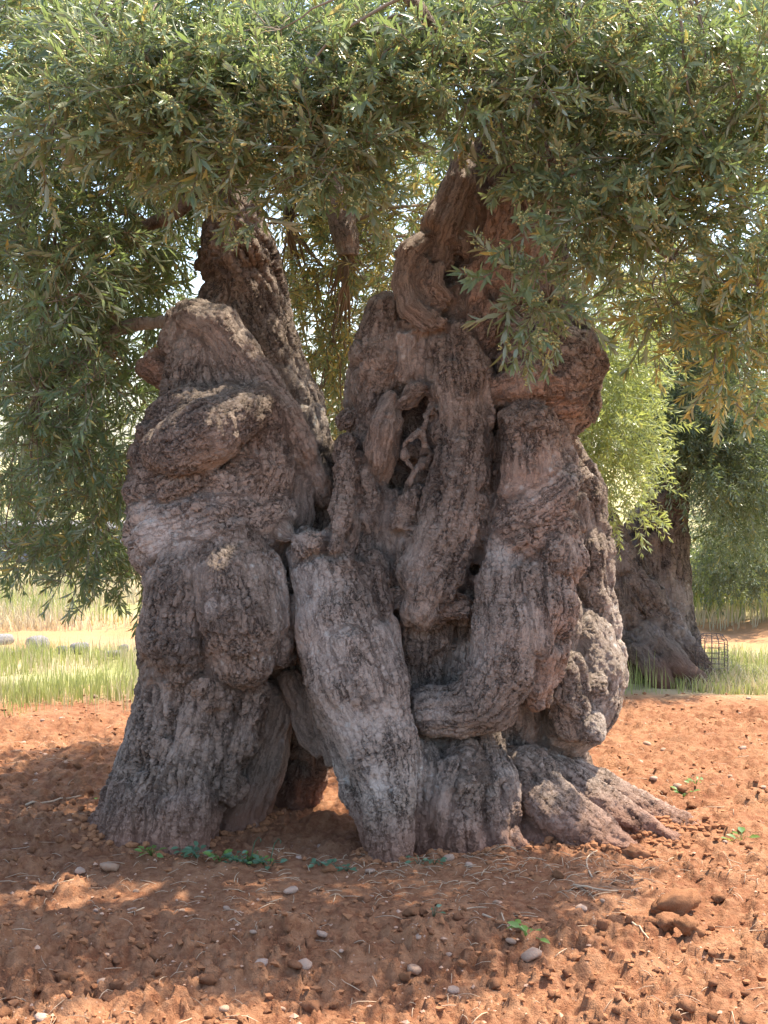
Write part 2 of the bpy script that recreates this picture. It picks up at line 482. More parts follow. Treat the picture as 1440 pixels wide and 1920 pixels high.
# ------------------------------------------------------------------ the old olive's trunk
def old_trunk(VOX):
    f = Field((-1.62, 5.0, -0.16), (1.72, 7.1, 3.75), VOX)
    C = f.chain
    # --- cores behind the visible lobes
    C([(370, 1560, 5.95, 120), (400, 1300, 5.98, 115), (420, 1000, 6.0, 130), (430, 800, 6.02, 105)], sy=1.8)
    C([(900, 1480, 5.95, 120), (905, 1300, 6.0, 135), (890, 1050, 6.02, 170), (900, 800, 6.06, 170), (930, 640, 6.08, 120)], sy=1.8)
    C([(700, 1180, 6.02, 105), (720, 1000, 6.08, 100), (720, 820, 6.1, 70)], sy=1.8)
    C([(560, 1230, 5.98, 90), (560, 1060, 6.02, 70)], sy=1.6)
    C([(596, 1010, 6.05, 50), (600, 930, 6.1, 34)])
    # --- left trunk: foot and column
    C([(270, 1640, 5.66, 124), (284, 1590, 5.70, 116), (318, 1480, 5.72, 104), (362, 1370, 5.74, 108), (385, 1260, 5.72, 108), (390, 1130, 5.70, 105)])
    C([(172, 1640, 5.62, 40), (200, 1590, 5.67, 44), (250, 1500, 5.72, 48), (300, 1380, 5.78, 50), (318, 1250, 5.80, 46)], k=.05)
    C([(330, 1640, 5.46, 55), (335, 1510, 5.52, 50), (350, 1430, 5.58, 40)], k=.05)
    C([(225, 1640, 5.50, 42), (262, 1500, 5.60, 45)], k=.05)
    C([(430, 1470, 5.66, 38), (450, 1380, 5.64, 42), (470, 1300, 5.64, 40)], k=.04)     # rib beside the hollow
    C([(300, 1240, 5.66, 40), (340, 1200, 5.58, 78), (350, 1120, 5.60, 72), (375, 1060, 5.64, 66)], k=.06, tone=-0.5)  # burl, left half
    C([(452, 1225, 5.55, 62), (446, 1165, 5.53, 80), (430, 1095, 5.58, 78), (430, 1045, 5.64, 66)], k=.03, tone=-0.6, rough=-.75)  # burl, right half
    C([(523, 1225, 5.62, 30), (510, 1150, 5.62, 42), (490, 1070, 5.66, 42)], k=.03, tone=-0.3)
    C([(402, 1135, 5.405, 15), (425, 1150, 5.405, 10)], k=.04, wood=.3, tone=2.2)
    C([(310, 1085, 5.66, 40), (335, 1060, 5.64, 36)], k=.05, tone=-0.3)
    # wide shoulder of the column above the burl
    C([(325, 1000, 5.78, 85), (400, 985, 5.74, 95), (480, 960, 5.78, 70)], k=.05, tone=0.4)
    C([(310, 920, 5.82, 66), (400, 905, 5.76, 88), (480, 890, 5.78, 66)], k=.05, tone=0.3)
    C([(285, 940, 5.84, 42), (300, 870, 5.86, 50), (318, 800, 5.9, 46)], k=.04)
    # the folded arm across
    C([(312, 842, 5.68, 44), (345, 838, 5.60, 58), (400, 806, 5.56, 58), (446, 778, 5.60, 46), (478, 764, 5.68, 36), (500, 800, 5.76, 34)], k=.028, tone=-0.1, rough=-.75)
    C([(300, 800, 5.80, 40), (360, 770, 5.74, 42), (420, 755, 5.72, 30)], k=.03)
    C([(365, 900, 5.64, 40), (330, 915, 5.68, 40)], k=.025)
    # cone above the arm and its ridge running down to the right
    C([(385, 760, 5.98, 90), (385, 680, 6.0, 68), (372, 612, 6.02, 44)], k=.03)
    C([(366, 590, 5.92, 26), (412, 612, 5.86, 34), (450, 660, 5.82, 34), (490, 720, 5.80, 33), (530, 780, 5.78, 32), (562, 840, 5.80, 30), (590, 890, 5.86, 24), (607, 930, 5.92, 18)], k=.06, wood=.3)
    C([(330, 640, 6.0, 32), (345, 600, 6.02, 30)], k=.03)
    C([(296, 688, 6.08, 34), (328, 705, 6.05, 34)], k=.02, red=1)
    C([(420, 670, 5.90, 36), (450, 740, 5.86, 44), (500, 800, 5.86, 44)], k=.06)
    C([(495, 800, 5.76, 40), (500, 880, 5.74, 46), (470, 960, 5.72, 46)], k=.03, tone=0.3)     # below ridge
    C([(548, 905, 5.86, 40), (540, 960, 5.86, 42), (520, 1030, 5.84, 44)], k=.03, wood=.7)
    C([(516, 880, 5.76, 20), (503, 935, 5.72, 22), (516, 985, 5.71, 24), (545, 1006, 5.68, 18)], k=.03, wood=.8)
    # second stem behind the ridge
    C([(462, 150, 6.5, 40), (440, 260, 6.42, 46), (436, 380, 6.36, 48), (446, 490, 6.3, 68), (480, 590, 6.28, 62), (522, 690, 6.24, 52), (556, 770, 6.2, 50), (590, 850, 6.15, 32), (600, 920, 6.1, 40)], k=.02, tone=-0.2)
    C([(404, 560, 6.2, 30), (425, 525, 6.2, 26)], k=.03)
    C([(436, 330, 6.35, 40), (395, 310, 6.3, 18), (392, 250, 6.3, 16)], k=.04)
    C([(585, 778, 6.1, 24), (596, 830, 6.08, 18)], k=.03)
    C([(405, 480, 6.36, 22), (380, 500, 6.38, 14)], k=.04)
    # --- hollow under the left trunk
    C([(452, 1680, 5.50, 70), (468, 1570, 5.55, 66), (496, 1450, 5.62, 50), (522, 1340, 5.64, 30)], k=.03, cut=True)
    C([(520, 1640, 5.75, 50), (550, 1540, 5.78, 50), (572, 1470, 5.82, 34)], k=.03, cut=True)
    C([(405, 1660, 5.90, 80), (440, 1540, 5.90, 66), (482, 1420, 5.88, 52), (515, 1320, 5.84, 46)], k=.02, wood=.75)
    C([(505, 1660, 6.22, 62), (535, 1540, 6.2, 56), (566, 1430, 6.15, 50), (570, 1340, 6.05, 56)], k=.03, tone=-1)  # back wall: low tone paints the cave's darkness into the wood
    # --- centre leg
    C([(575, 1030, 5.74, 40), (612, 1090, 5.68, 66), (630, 1170, 5.60, 78), (662, 1280, 5.52, 80), (706, 1390, 5.46, 70), (728, 1480, 5.38, 48), (732, 1640, 5.32, 40)], k=.014, tone=.45, rough=-.75)
    C([(560, 1100, 5.74, 26), (580, 1190, 5.70, 32), (606, 1280, 5.66, 30), (640, 1380, 5.60, 30), (668, 1480, 5.52, 26), (700, 1570, 5.43, 22), (712, 1650, 5.38, 26)], k=.018, tone=0.6)
    C([(690, 1200, 5.54, 44), (716, 1290, 5.50, 46), (738, 1390, 5.46, 40)], k=.035, tone=.4, rough=-.75)
    C([(655, 1210, 5.42, 30), (690, 1300, 5.40, 30)], k=.05, tone=.45, rough=-.75)
    C([(748, 1380, 5.56, 30), (772, 1440, 5.52, 34), (776, 1520, 5.50, 28), (790, 1640, 5.46, 34)], k=.05, tone=.1)
    C([(700, 1060, 5.74, 34), (730, 1130, 5.70, 28)], k=.05)
    C([(572, 1030, 5.62, 22), (555, 1010, 5.64, 14), (590, 1016, 5.6, 18)], k=.02)
    C([(625, 1000, 5.68, 26), (640, 1060, 5.64, 32), (668, 1100, 5.64, 28)], k=.03)
    C([(628, 1030, 5.6, 16), (640, 960, 5.66, 18), (650, 890, 5.72, 18), (648, 830, 5.78, 18)], k=.012, rough=.6)
    C([(690, 1010, 5.78, 24), (698, 1090, 5.70, 30), (718, 1180, 5.63, 28), (736, 1270, 5.58, 24), (750, 1350, 5.56, 20)], k=.03, tone=.3)
    # wooden curtain at the top of the arch
    C([(548, 1275, 5.76, 26), (566, 1330, 5.74, 26), (582, 1380, 5.72, 20), (596, 1416, 5.70, 10)], k=.02, wood=.7)
    C([(585, 1300, 5.74, 24), (606, 1370, 5.70, 22), (620, 1425, 5.66, 14)], k=.02, wood=.6)
    C([(560, 1250, 5.9, 56), (572, 1330, 5.9, 38)], k=.02)
    # --- right trunk: foot
    C([(850, 1380, 5.84, 90), (860, 1500, 5.76, 110), (865, 1650, 5.72, 120)], k=.02)
    C([(796, 1405, 5.66, 42), (806, 1450, 5.58, 50), (800, 1530, 5.54, 46), (806, 1650, 5.48, 56)], k=.03)
    C([(858, 1405, 5.68, 44), (866, 1455, 5.56, 54), (858, 1520, 5.52, 50), (868, 1590, 5.46, 56), (872, 1650, 5.42, 66)], k=.016)
    C([(905, 1400, 5.70, 46), (920, 1480, 5.60, 54), (930, 1550, 5.54, 48), (950, 1650, 5.46, 56)], k=.014)
    C([(845, 1440, 5.48, 20), (828, 1520, 5.44, 18), (835, 1650, 5.38, 26)], k=.03)
    C([(955, 1570, 5.50, 34), (985, 1610, 5.44, 26), (1010, 1650, 5.40, 22)], k=.016)
    C([(925, 1410, 5.80, 56), (985, 1470, 5.72, 62), (1050, 1530, 5.62, 56), (1118, 1574, 5.53, 44), (1180, 1600, 5.44, 26)], k=.014, rough=-.3)
    C([(950, 1540, 5.68, 40), (1000, 1600, 5.58, 40), (1050, 1650, 5.48, 40)], k=.03)
    C([(975, 1425, 5.90, 42), (1055, 1464, 5.86, 42), (1130, 1510, 5.78, 35), (1202, 1550, 5.69, 27), (1262, 1576, 5.60, 18)], k=.010, rough=-.3)
    C([(1030, 1440, 6.02, 36), (1120, 1474, 5.96, 30), (1205, 1514, 5.87, 25), (1280, 1548, 5.78, 20), (1336, 1568, 5.71, 13)], k=.010, rough=-.3)
    C([(945, 1405, 5.78, 20), (1000, 1430, 5.78, 18), (1040, 1455, 5.78, 15)], k=.03, rough=.8)
    # elbow (smooth knee lobe)
    C([(948, 1020, 5.70, 46), (946, 1090, 5.60, 54), (950, 1180, 5.54, 62), (944, 1255, 5.54, 64), (912, 1310, 5.54, 56), (862, 1332, 5.56, 46), (806, 1336, 5.60, 42), (768, 1344, 5.70, 38)], k=.012, tone=.45, rough=-.75)
    C([(930, 1330, 5.58, 40), (900, 1352, 5.62, 24)], k=.03, tone=0.5, rough=-.75)
    C([(1020, 1060, 5.66, 48), (1024, 1140, 5.60, 50), (1012, 1220, 5.58, 50), (1000, 1275, 5.60, 44), (1008, 1302, 5.62, 30)], k=.02, red=.5, tone=0.5)
    C([(985, 1090, 5.56, 36), (990, 1200, 5.52, 40)], k=.05, tone=.4, rough=-.75)
    # column between the slits
    C([(852, 650, 5.86, 60), (862, 740, 5.78, 58), (868, 840, 5.74, 56), (862, 930, 5.70, 62), (836, 1015, 5.68, 66), (812, 1085, 5.66, 62), (800, 1125, 5.66, 56)], k=.012, rough=.3, tone=-0.1)
    C([(745, 1105, 5.76, 30), (775, 1115, 5.66, 34), (820, 1138, 5.63, 33), (866, 1126, 5.66, 32), (890, 1100, 5.78, 26)], k=.02, rough=1, red=.4)
    C([(880, 1100, 5.70, 30), (870, 1150, 5.72, 20)], k=.02, rough=1)
    C([(796, 1130, 5.80, 54), (798, 1220, 5.80, 48), (800, 1300, 5.82, 42)], k=.012, rough=.4)
    C([(890, 1180, 5.82, 34), (876, 1240, 5.80, 40), (862, 1300, 5.80, 36)], k=.012, tone=0.5, rough=-.75)
    C([(905, 1246, 5.70, 12)], k=.02, rough=1)
    # left strands of the right trunk
    C([(735, 600, 5.96, 50), (722, 680, 5.90, 60), (700, 760, 5.90, 44), (690, 820, 5.92, 30)], k=.02, tone=-0.3)
    C([(775, 640, 5.86, 44), (770, 700, 5.84, 38)], k=.03)
    C([(672, 700, 5.98, 20), (664, 790, 5.96, 16)], k=.03)
    C([(740, 748, 5.74, 20), (722, 800, 5.72, 30), (712, 850, 5.76, 32), (705, 900, 5.83, 30), (700, 950, 5.95, 28)], k=.02, wood=.8)
    C([(790, 730, 5.76, 18), (752, 755, 5.74, 20)], k=.02, rough=.6)
    C([(690, 880, 5.82, 38), (690, 950, 5.82, 34), (700, 1010, 5.80, 30), (715, 1080, 5.78, 34), (718, 1140, 5.76, 24)], k=.016, rough=.5)
    C([(645, 790, 5.86, 16), (660, 770, 5.86, 14)], k=.012, rough=1)
    C([(655, 900, 5.78, 14), (662, 980, 5.70, 12), (660, 1040, 5.66, 10)], k=.012, wood=.6)
    C([(735, 930, 5.80, 20), (722, 980, 5.78, 16), (740, 1040, 5.76, 18), (745, 1090, 5.74, 18)], k=.012, wood=.6)
    C([(795, 905, 5.74, 20), (770, 930, 5.72, 26), (760, 980, 5.74, 28), (790, 990, 5.72, 30)], k=.02, rough=.8)
    C([(772, 1000, 5.76, 30), (760, 1060, 5.74, 26)], k=.02, rough=.5)
    # hollow with the twisted ring of wood
    C([(778, 830, 5.70, 34), (768, 880, 5.70, 30), (752, 905, 5.70, 20)], k=.012, cut=True)
    C([(775, 760, 5.70, 14), (760, 800, 5.70, 16)], k=.01, cut=True)
    C([(806, 765, 5.72, 8), (796, 800, 5.68, 9), (772, 815, 5.66, 7), (758, 830, 5.68, 7), (760, 860, 5.68, 7), (776, 884, 5.67, 8), (794, 874, 5.68, 9), (806, 850, 5.7, 6), (798, 825, 5.68, 6), (793, 803, 5.67, 7)], k=.006, wood=.7)
    C([(782, 884, 5.68, 9), (770, 905, 5.70, 10), (745, 940, 5.74, 12)], k=.008, wood=.6)
    C([(780, 845, 5.80, 20)], k=.01)
    # --- right upper bulge and the rolls below it
    C([(975, 640, 5.94, 80), (1030, 680, 5.86, 82), (1060, 690, 5.84, 72)], k=.03)
    C([(1058, 632, 5.94, 52), (1084, 700, 5.90, 46), (1080, 752, 5.88, 42), (1050, 790, 5.88, 36)], k=.025, rough=.6)
    C([(1030, 715, 5.76, 40), (1000, 722, 5.71, 42), (950, 735, 5.76, 34)], k=.045, red=.5, rough=.4)
    C([(1085, 640, 5.86, 26), (1030, 640, 5.80, 34), (985, 655, 5.80, 36)], k=.04, rough=.5)
    C([(1040, 752, 5.80, 30), (1070, 745, 5.80, 30), (1098, 752, 5.86, 20)], k=.045, red=.6, rough=.5)
    C([(968, 790, 5.70, 34), (992, 780, 5.68, 36), (1010, 800, 5.70, 34)], k=.016, tone=0.2)
    C([(990, 830, 5.72, 56), (992, 880, 5.70, 56), (985, 950, 5.72, 56), (975, 1010, 5.70, 50)], k=.04, red=.4)
    C([(1030, 820, 5.80, 34), (1044, 870, 5.80, 34)], k=.03)
    C([(1000, 850, 5.66, 28)], k=.05, red=1)
    C([(945, 985, 5.68, 34), (995, 955, 5.62, 36), (1045, 918, 5.64, 34), (1066, 896, 5.72, 26)], k=.05, red=.4, tone=0.4)
    C([(930, 1030, 5.70, 40), (985, 1010, 5.64, 44), (1040, 985, 5.65, 36), (1062, 965, 5.70, 24)], k=.05, red=.7, rough=.5)
    C([(1060, 1010, 5.67, 28), (1070, 1050, 5.66, 28), (1062, 1085, 5.68, 20)], k=.045, red=.4, tone=0.6)
    C([(1040, 1040, 5.62, 40)], k=.04, rough=.5)
    C([(1082, 940, 5.74, 22), (1086, 985, 5.74, 20)], k=.015, wood=.6)
    # back column on the right and the nose lobe
    C([(1060, 850, 6.15, 30), (1096, 930, 6.15, 36), (1104, 1030, 6.12, 40), (1108, 1120, 6.12, 42), (1118, 1200, 6.1, 46)], k=.02, rough=.4)
    C([(1068, 1130, 5.88, 20), (1078, 1180, 5.9, 22), (1062, 1225, 5.86, 18)], k=.015, wood=.9)
    C([(1095, 1200, 6.0, 56), (1108, 1250, 5.98, 60), (1090, 1310, 5.98, 70), (1058, 1350, 6.0, 70)], k=.025, tone=-0.2, rough=-.75)
    C([(1145, 1215, 6.06, 28), (1150, 1270, 6.06, 24), (1140, 1320, 6.04, 24)], k=.02, rough=.6)
    C([(1066, 1252, 5.78, 34), (1060, 1300, 5.80, 40), (1075, 1350, 5.82, 36)], k=.03)
    C([(1075, 1340, 5.84, 44), (1106, 1362, 5.80, 28), (1118, 1376, 5.78, 17)], k=.03, tone=0.4, rough=-.75)
    C([(1120, 1290, 5.84, 22), (1105, 1290, 5.84, 26)], k=.03)
    C([(1030, 1380, 6.08, 56), (1050, 1430, 6.12, 50), (1075, 1440, 6.14, 32), (1060, 1560, 6.14, 46)], k=.03, rough=.4)
    C([(970, 1372, 5.74, 26), (965, 1400, 5.76, 18)], k=.02, cut=True)
    # --- upper stem
    C([(895, 620, 6.0, 100), (930, 540, 6.02, 96), (955, 440, 6.06, 96), (975, 320, 6.12, 84), (985, 200, 6.2, 68), (995, 60, 6.3, 56), (1000, -60, 6.4, 50)], k=.02, red=.55)
    C([(1035, 600, 6.0, 26), (1030, 480, 6.05, 34), (1025, 380, 6.08, 34)], k=.03, red=.6)
    C([(1020, 300, 6.14, 44), (1100, 240, 6.16, 30), (1180, 215, 6.16, 26), (1300, 150, 6.2, 22)], k=.05)
    C([(950, 170, 6.2, 40), (900, 70, 6.25, 30), (850, -30, 6.3, 28)], k=.05)
    # dead slab with the scroll
    C([(882, 270, 5.98, 20), (862, 350, 5.92, 34), (830, 430, 5.88, 40), (815, 480, 5.88, 38)], k=.014, wood=1)
    C([(905, 300, 6.0, 16), (885, 400, 5.92, 22), (872, 470, 5.88, 22)], k=.012, wood=1)
    C([(800, 455, 5.84, 26), (770, 480, 5.80, 28), (760, 530, 5.76, 24), (772, 575, 5.74, 26), (800, 600, 5.74, 24), (826, 608, 5.76, 18)], k=.010, wood=1)
    C([(800, 490, 5.78, 16), (785, 530, 5.76, 17), (800, 562, 5.76, 19), (830, 575, 5.78, 16)], k=.008, wood=1)
    C([(820, 500, 5.76, 14), (815, 535, 5.75, 15), (838, 560, 5.76, 14)], k=.008, wood=1)
    C([(800, 560, 5.86, 50)], k=.02, wood=.8)
    C([(856, 545, 5.86, 24), (865, 590, 5.84, 26), (850, 625, 5.84, 20)], k=.02, wood=.5)
    C([(852, 460, 5.80, 14), (852, 512, 5.80, 22)], k=.010, cut=True)
    C([(920, 545, 5.80, 11), (922, 560, 5.80, 9)], k=.012, cut=True)
    # --- slits and creases
    C([(890, 1000, 5.62, 16), (886, 1050, 5.62, 26), (880, 1110, 5.64, 18)], k=.010, cut=True)
    C([(936, 810, 5.66, 23), (930, 860, 5.68, 20), (925, 920, 5.66, 14), (905, 985, 5.62, 13)], k=.010, cut=True)
    C([(738, 1160, 5.70, 20), (737, 1215, 5.70, 25), (748, 1275, 5.68, 18)], k=.010, cut=True)
    C([(700, 965, 5.70, 16), (676, 1030, 5.62, 14), (672, 1060, 5.60, 10)], k=.010, cut=True)
    C([(590, 945, 5.74, 29), (594, 985, 5.70, 26), (586, 1000, 5.68, 16)], k=.010, cut=True)
    C([(548, 868, 5.66, 10)], k=.01, cut=True)
    C([(810, 650, 5.72, 13), (800, 690, 5.72, 16)], k=.010, cut=True)
    C([(380, 1260, 5.46, 8), (382, 1200, 5.42, 8)], k=.012, cut=True)
    C([(400, 890, 5.60, 10), (425, 868, 5.60, 10)], k=.010, cut=True)
    return f
# ------------------------------------------------------------------ ground: one sheet from behind the camera to the horizon
def lumps(x, y, cell, seed, pw=2.0):
    """rounded clods: one lump of random size per jittered cell"""
    gx, gy = x / cell, y / cell
    ix, iy = np.floor(gx).astype(np.int64), np.floor(gy).astype(np.int64)
    best = np.zeros_like(gx, dtype=np.float32)
    zz = np.zeros_like(ix)
    for dx in (-1, 0, 1):
        for dy in (-1, 0, 1):
            cx, cy = ix + dx, iy + dy
            ox = hash3(cx, cy, zz, seed); oy = hash3(cx, cy, zz, seed + 1); r = 0.25 + 0.55 * hash3(cx, cy, zz, seed + 2); h = hash3(cx, cy, zz, seed + 3) ** pw
            d2 = ((gx - cx - ox) ** 2 + (gy - cy - oy) ** 2) / (r * r)
            best = np.maximum(best, h * np.maximum(1 - d2, 0) ** 0.8 * r)
    return best

def soil_height(x, y):
    p = np.column_stack([x, y, np.zeros_like(x)])
    tilled = np.clip((8.6 + 0.5 * vnoise(p * 0.9 + 5, 61) - y) / 0.5, 0, 1)
    smoothzone = np.exp(-((y - 4.95) / 0.38) ** 2) * np.clip((1.25 - np.abs(x + 0.1)) / 0.5, 0, 1)   # trodden ring under the crown
    big = fbm(p * 1.6, 2, 40) * 0.035
    row = np.sin(y * 9.0 + 2.0 * vnoise(p * 0.8, 44)) * 0.010
    wx = x + 0.02 * vnoise(p * 30, 90); wy = y + 0.02 * vnoise(p * 30, 91)
    c1 = lumps(wx, wy, 0.13, 50, 4.0) * 0.070
    c2 = lumps(wx, wy, 0.055, 60, 2.2) * 0.050
    c3 = lumps(wx, wy, 0.026, 70, 1.2) * 0.034
    c4 = fbm(p * 40.0, 2, 57) * 0.006 + fbm(p * 9.0, 2, 51) * 0.012
    h = big - 0.030 + tilled * (1 - 0.65 * smoothzone) * (row + (np.maximum(c1, c2) + c3) * (1 + 0.45 * np.clip((4.7 - y) / 0.4, 0, 1)) + c4)
    # soil banked up on the left, at the foot of the tree
    h = h + 0.05 * np.exp(-(((x + 1.42) / 0.36) ** 2 + ((y - 5.62) / 0.16) ** 2))
    h = h - 0.03 * np.exp(-(((x - 0.95) / 0.40) ** 2 + ((y - 5.6) / 0.30) ** 2))
    h = h + (1 - tilled) * fbm(p * 2.5, 2, 71) * 0.03
    return h

def build_ground():
    nu = 430
    u = np.linspace(-1, 1, nu)
    wide = np.array([1.06, 1.15, 1.3, 1.6, 2.2, 3.5, 6, 12, 25, 60])
    u = np.concatenate([-wide[::-1], u, wide])
    ys = [3.2]
    while ys[-1] < 9.5:
        ys.append(ys[-1] + (0.31 * ys[-1] + 0.35) * 2 / nu * 1.55)
    while ys[-1] < 20: ys.append(ys[-1] * 1.008)
    while ys[-1] < 2500: ys.append(ys[-1] * 1.06)
    ys = np.array([-400, -100, -30, -10, -3, 0, 1.2, 1.9] + list(np.arange(2.3, 3.2, .06)) + ys)
    hw = 0.31 * np.maximum(ys, 3.2) + 0.35
    X = u[None, :] * hw[:, None]
    Y = np.repeat(ys[:, None], len(u), 1)
    fade = np.clip((30 - Y) / 15, 0, 1) * np.clip((Y + 1) / 2, 0, 1)
    Z = soil_height(X.ravel(), Y.ravel()).reshape(X.shape) * fade
    V = np.stack([X, Y, Z], -1).reshape(-1, 3)
    r, c = len(ys), len(u)
    i = (np.arange(r - 1)[:, None] * c + np.arange(c - 1)[None, :]).ravel()
    q = np.stack([i, i + 1, i + c + 1, i + c], 1)
    b = NB('red_earth')
    P = b.objco()
    n1 = b.noise(P, 3.0, 4, 0.6); n2 = b.noise(P, 22.0, 5, 0.7); n3 = b.noise(P, 110.0, 4, 0.7)
    c_ = b.mix(b.ramp(n1, 0.35, 0.65), (0.222, 0.095, 0.047), (0.338, 0.165, 0.084))
    c_ = b.mix(b.ramp(n2, 0.45, 0.75, 0, 0.7), c_, (0.42, 0.233, 0.130))
    c_ = b.mix(b.ramp(n2, 0.28, 0.50, 0.75, 0), c_, (0.17, 0.064, 0.034))
    peb = b.voro(P, 42.0, 'F1')
    c_ = b.mix(b.math('MULTIPLY', b.ramp(peb, 0.12, 0.18, 1, 0), b.ramp(n1, 0.5, 0.6, 0.0, 0.5)), c_, (0.55, 0.42, 0.33))
    sep = b.n('ShaderNodeSeparateXYZ', {0: P})
    yy = b.math('ADD', sep.outputs[1], b.math('MULTIPLY', b.math('SUBTRACT', b.noise(P, 1.1, 3), 0.5), 1.6))
    dry = b.mix(b.ramp(b.noise(P, 0.8, 3), 0.4, 0.6), (0.46, 0.37, 0.22), (0.30, 0.30, 0.12))
    c_ = b.mix(b.ramp(yy, 8.6, 9.3), c_, dry)
    orange = b.math('MULTIPLY', b.ramp(yy, 10.9, 11.4), b.ramp(yy, 12.6, 13.4, 1, 0))
    c_ = b.mix(b.math('MULTIPLY', orange, 0.8), c_, (0.50, 0.24, 0.12))
    hgt = b.math('ADD', b.math('MULTIPLY', n2, 0.7), b.math('MULTIPLY', n3, 0.5))
    m = b.out(b.bsdf(c_, 0.95, 0.1, b.bump(hgt, 0.022, 1.0)))
    o = obj('ground', mesh_np('ground', V, [q], m))
    tag(o, kind='structure', label='ploughed red earth running back into dry grass')
    return o
build_ground()

def ground_z(x, y):
    return float(soil_height(np.array([x], float), np.array([y], float))[0])

# ------------------------------------------------------------------ clods, stones, straw
def ico(sub):
    import bmesh
    bm = bmesh.new()
    bmesh.ops.create_icosphere(bm, subdivisions=sub, radius=1.0)
    v = np.array([x.co[:] for x in bm.verts]); f = np.array([[y.index for y in x.verts] for x in bm.faces])
    bm.free()
    return v, f
ICO1, ICO2, ICO3 = ico(1), ico(2), ico(3)

b = NB('soil_clod')
P = b.objco()
rr = b.n('ShaderNodeObjectInfo').outputs['Random']
c_ = b.mix(b.noise(P, 3.0, 4, 0.65), (0.215, 0.092, 0.045), (0.345, 0.168, 0.082))
c_ = b.mix(b.math('MULTIPLY', rr, 0.4), c_, (0.32, 0.15, 0.085))
CLOD = b.out(b.bsdf(c_, 0.95, 0.1, b.bump(b.noise(P, 7.0, 5, 0.75), 0.008, 0.9)))
b = NB('pale_limestone')
P = b.objco()
rr = b.n('ShaderNodeObjectInfo').outputs['Random']
c_ = b.mix(b.noise(P, 2.0, 4, 0.6), (0.40, 0.28, 0.19), (0.30, 0.17, 0.10))
c_ = b.mix(rr, c_, (0.42, 0.30, 0.23))
c_ = b.mix(b.ramp(b.noise(P, 5.0, 3), 0.55, 0.7, 0, 0.6), c_, (0.40, 0.17, 0.09))
STONE = b.out(b.bsdf(c_, 0.9, 0.2, b.bump(b.noise(P, 7.0, 4), 0.003)))

def lump_mesh(name, base, seed, amp, mat, squash=1.0, block=0.0):
    v, f = base
    v = v.copy()
    n = fbm(v * 1.3 + seed * 7.7, 3, seed)
    v = v * (1 + amp * n + 0.5 * amp * vnoise(v * 4 + seed, seed + 3))[:, None]
    if block:
        v = np.sign(v) * np.abs(v) ** (1 - block)
    v[:, 2] *= squash
    return mesh_np(name, v, [f], mat, smooth=base is not ICO1)
clod_meshes = [lump_mesh('soil_clod', ICO2, 100 + i, 0.75, CLOD, 0.75) for i in range(8)]
clod_fine = [lump_mesh('soil_clod', ICO3, 130 + i, 0.6, CLOD, 0.62) for i in range(3)]
peb_meshes = [lump_mesh('pebble', ICO2, 200 + i, 0.35, STONE, 0.6, 0.12) for i in range(6)]

def put(name, me, x, y, r, sink=0.35, flat=1.0, rz=None):
    o = obj(name, me)
    o.location = (x, y, ground_z(x, y) + r * 0.6 * flat * (1 - 2 * sink))
    o.rotation_euler = (random.uniform(-.3, .3), random.uniform(-.3, .3), random.uniform(0, 6.28) if rz is None else rz)
    o.scale = (r * random.uniform(.9, 1.3), r * random.uniform(.8, 1.1), r * flat)
    return o

# big clods where the photograph shows them
def clod_px(px, py, rpx, label, me=None):
    p = gpt(px, py)
    o = put('soil_clod', me or clod_fine[0], p[0], p[1], rpx * p[1] / F, 0.2, 1.0, 0.4)
    return tag(o, label, 'soil clod')
clod_px(1262, 1700, 40, 'largest red soil clod, a flat crusted block on sunlit earth')
clod_px(1250, 1742, 24, 'rounded red clod just in front of the largest soil block', clod_fine[1])
clod_px(1194, 1590, 24, 'dark red clod at the tip of the front root', clod_fine[2])
clod_px(1292, 1755, 27, 'crumbly red clod beside the rounded one, in sun', clod_fine[2])
n_c = 0
spots = []
while n_c < 280:
    y = 3.55 + 3.4 * random.random() ** 1.6
    hw = 0.30 * y + 0.15
    x = random.uniform(-hw, hw)
    if abs(x) < 1.25 and 5.2 < y < 6.5: continue
    if 4.6 < y < 5.3 and abs(x) < 1.0 and random.random() < 0.8: continue
    r = random.choice((0.009, 0.010, 0.012, 0.014, 0.017, 0.022))
    o = put('soil_clod', random.choice(clod_meshes), x, y, r, 0.2)
    if y > 6.4: wh, gr = ('on the sunlit strip beyond the ' + ('left foot' if x < 0 else 'right roots') + ' of the old olive'), 'clods behind the old olive'
    elif y > 5.2: wh, gr = ('on the earth beside the left foot of the old olive' if x < 0 else 'on the earth beside the root tips of the old olive'), 'clods beside the old olive'
    elif y > 4.45: wh, gr = 'on the shaded earth before the feet of the old olive', 'clods before the old olive'
    else: wh, gr = 'on the open sunlit earth in front of the crown shade', 'clods on the open earth'
    tag(o, 'small red soil clod ' + wh, 'soil clod', gr)
    n_c += 1
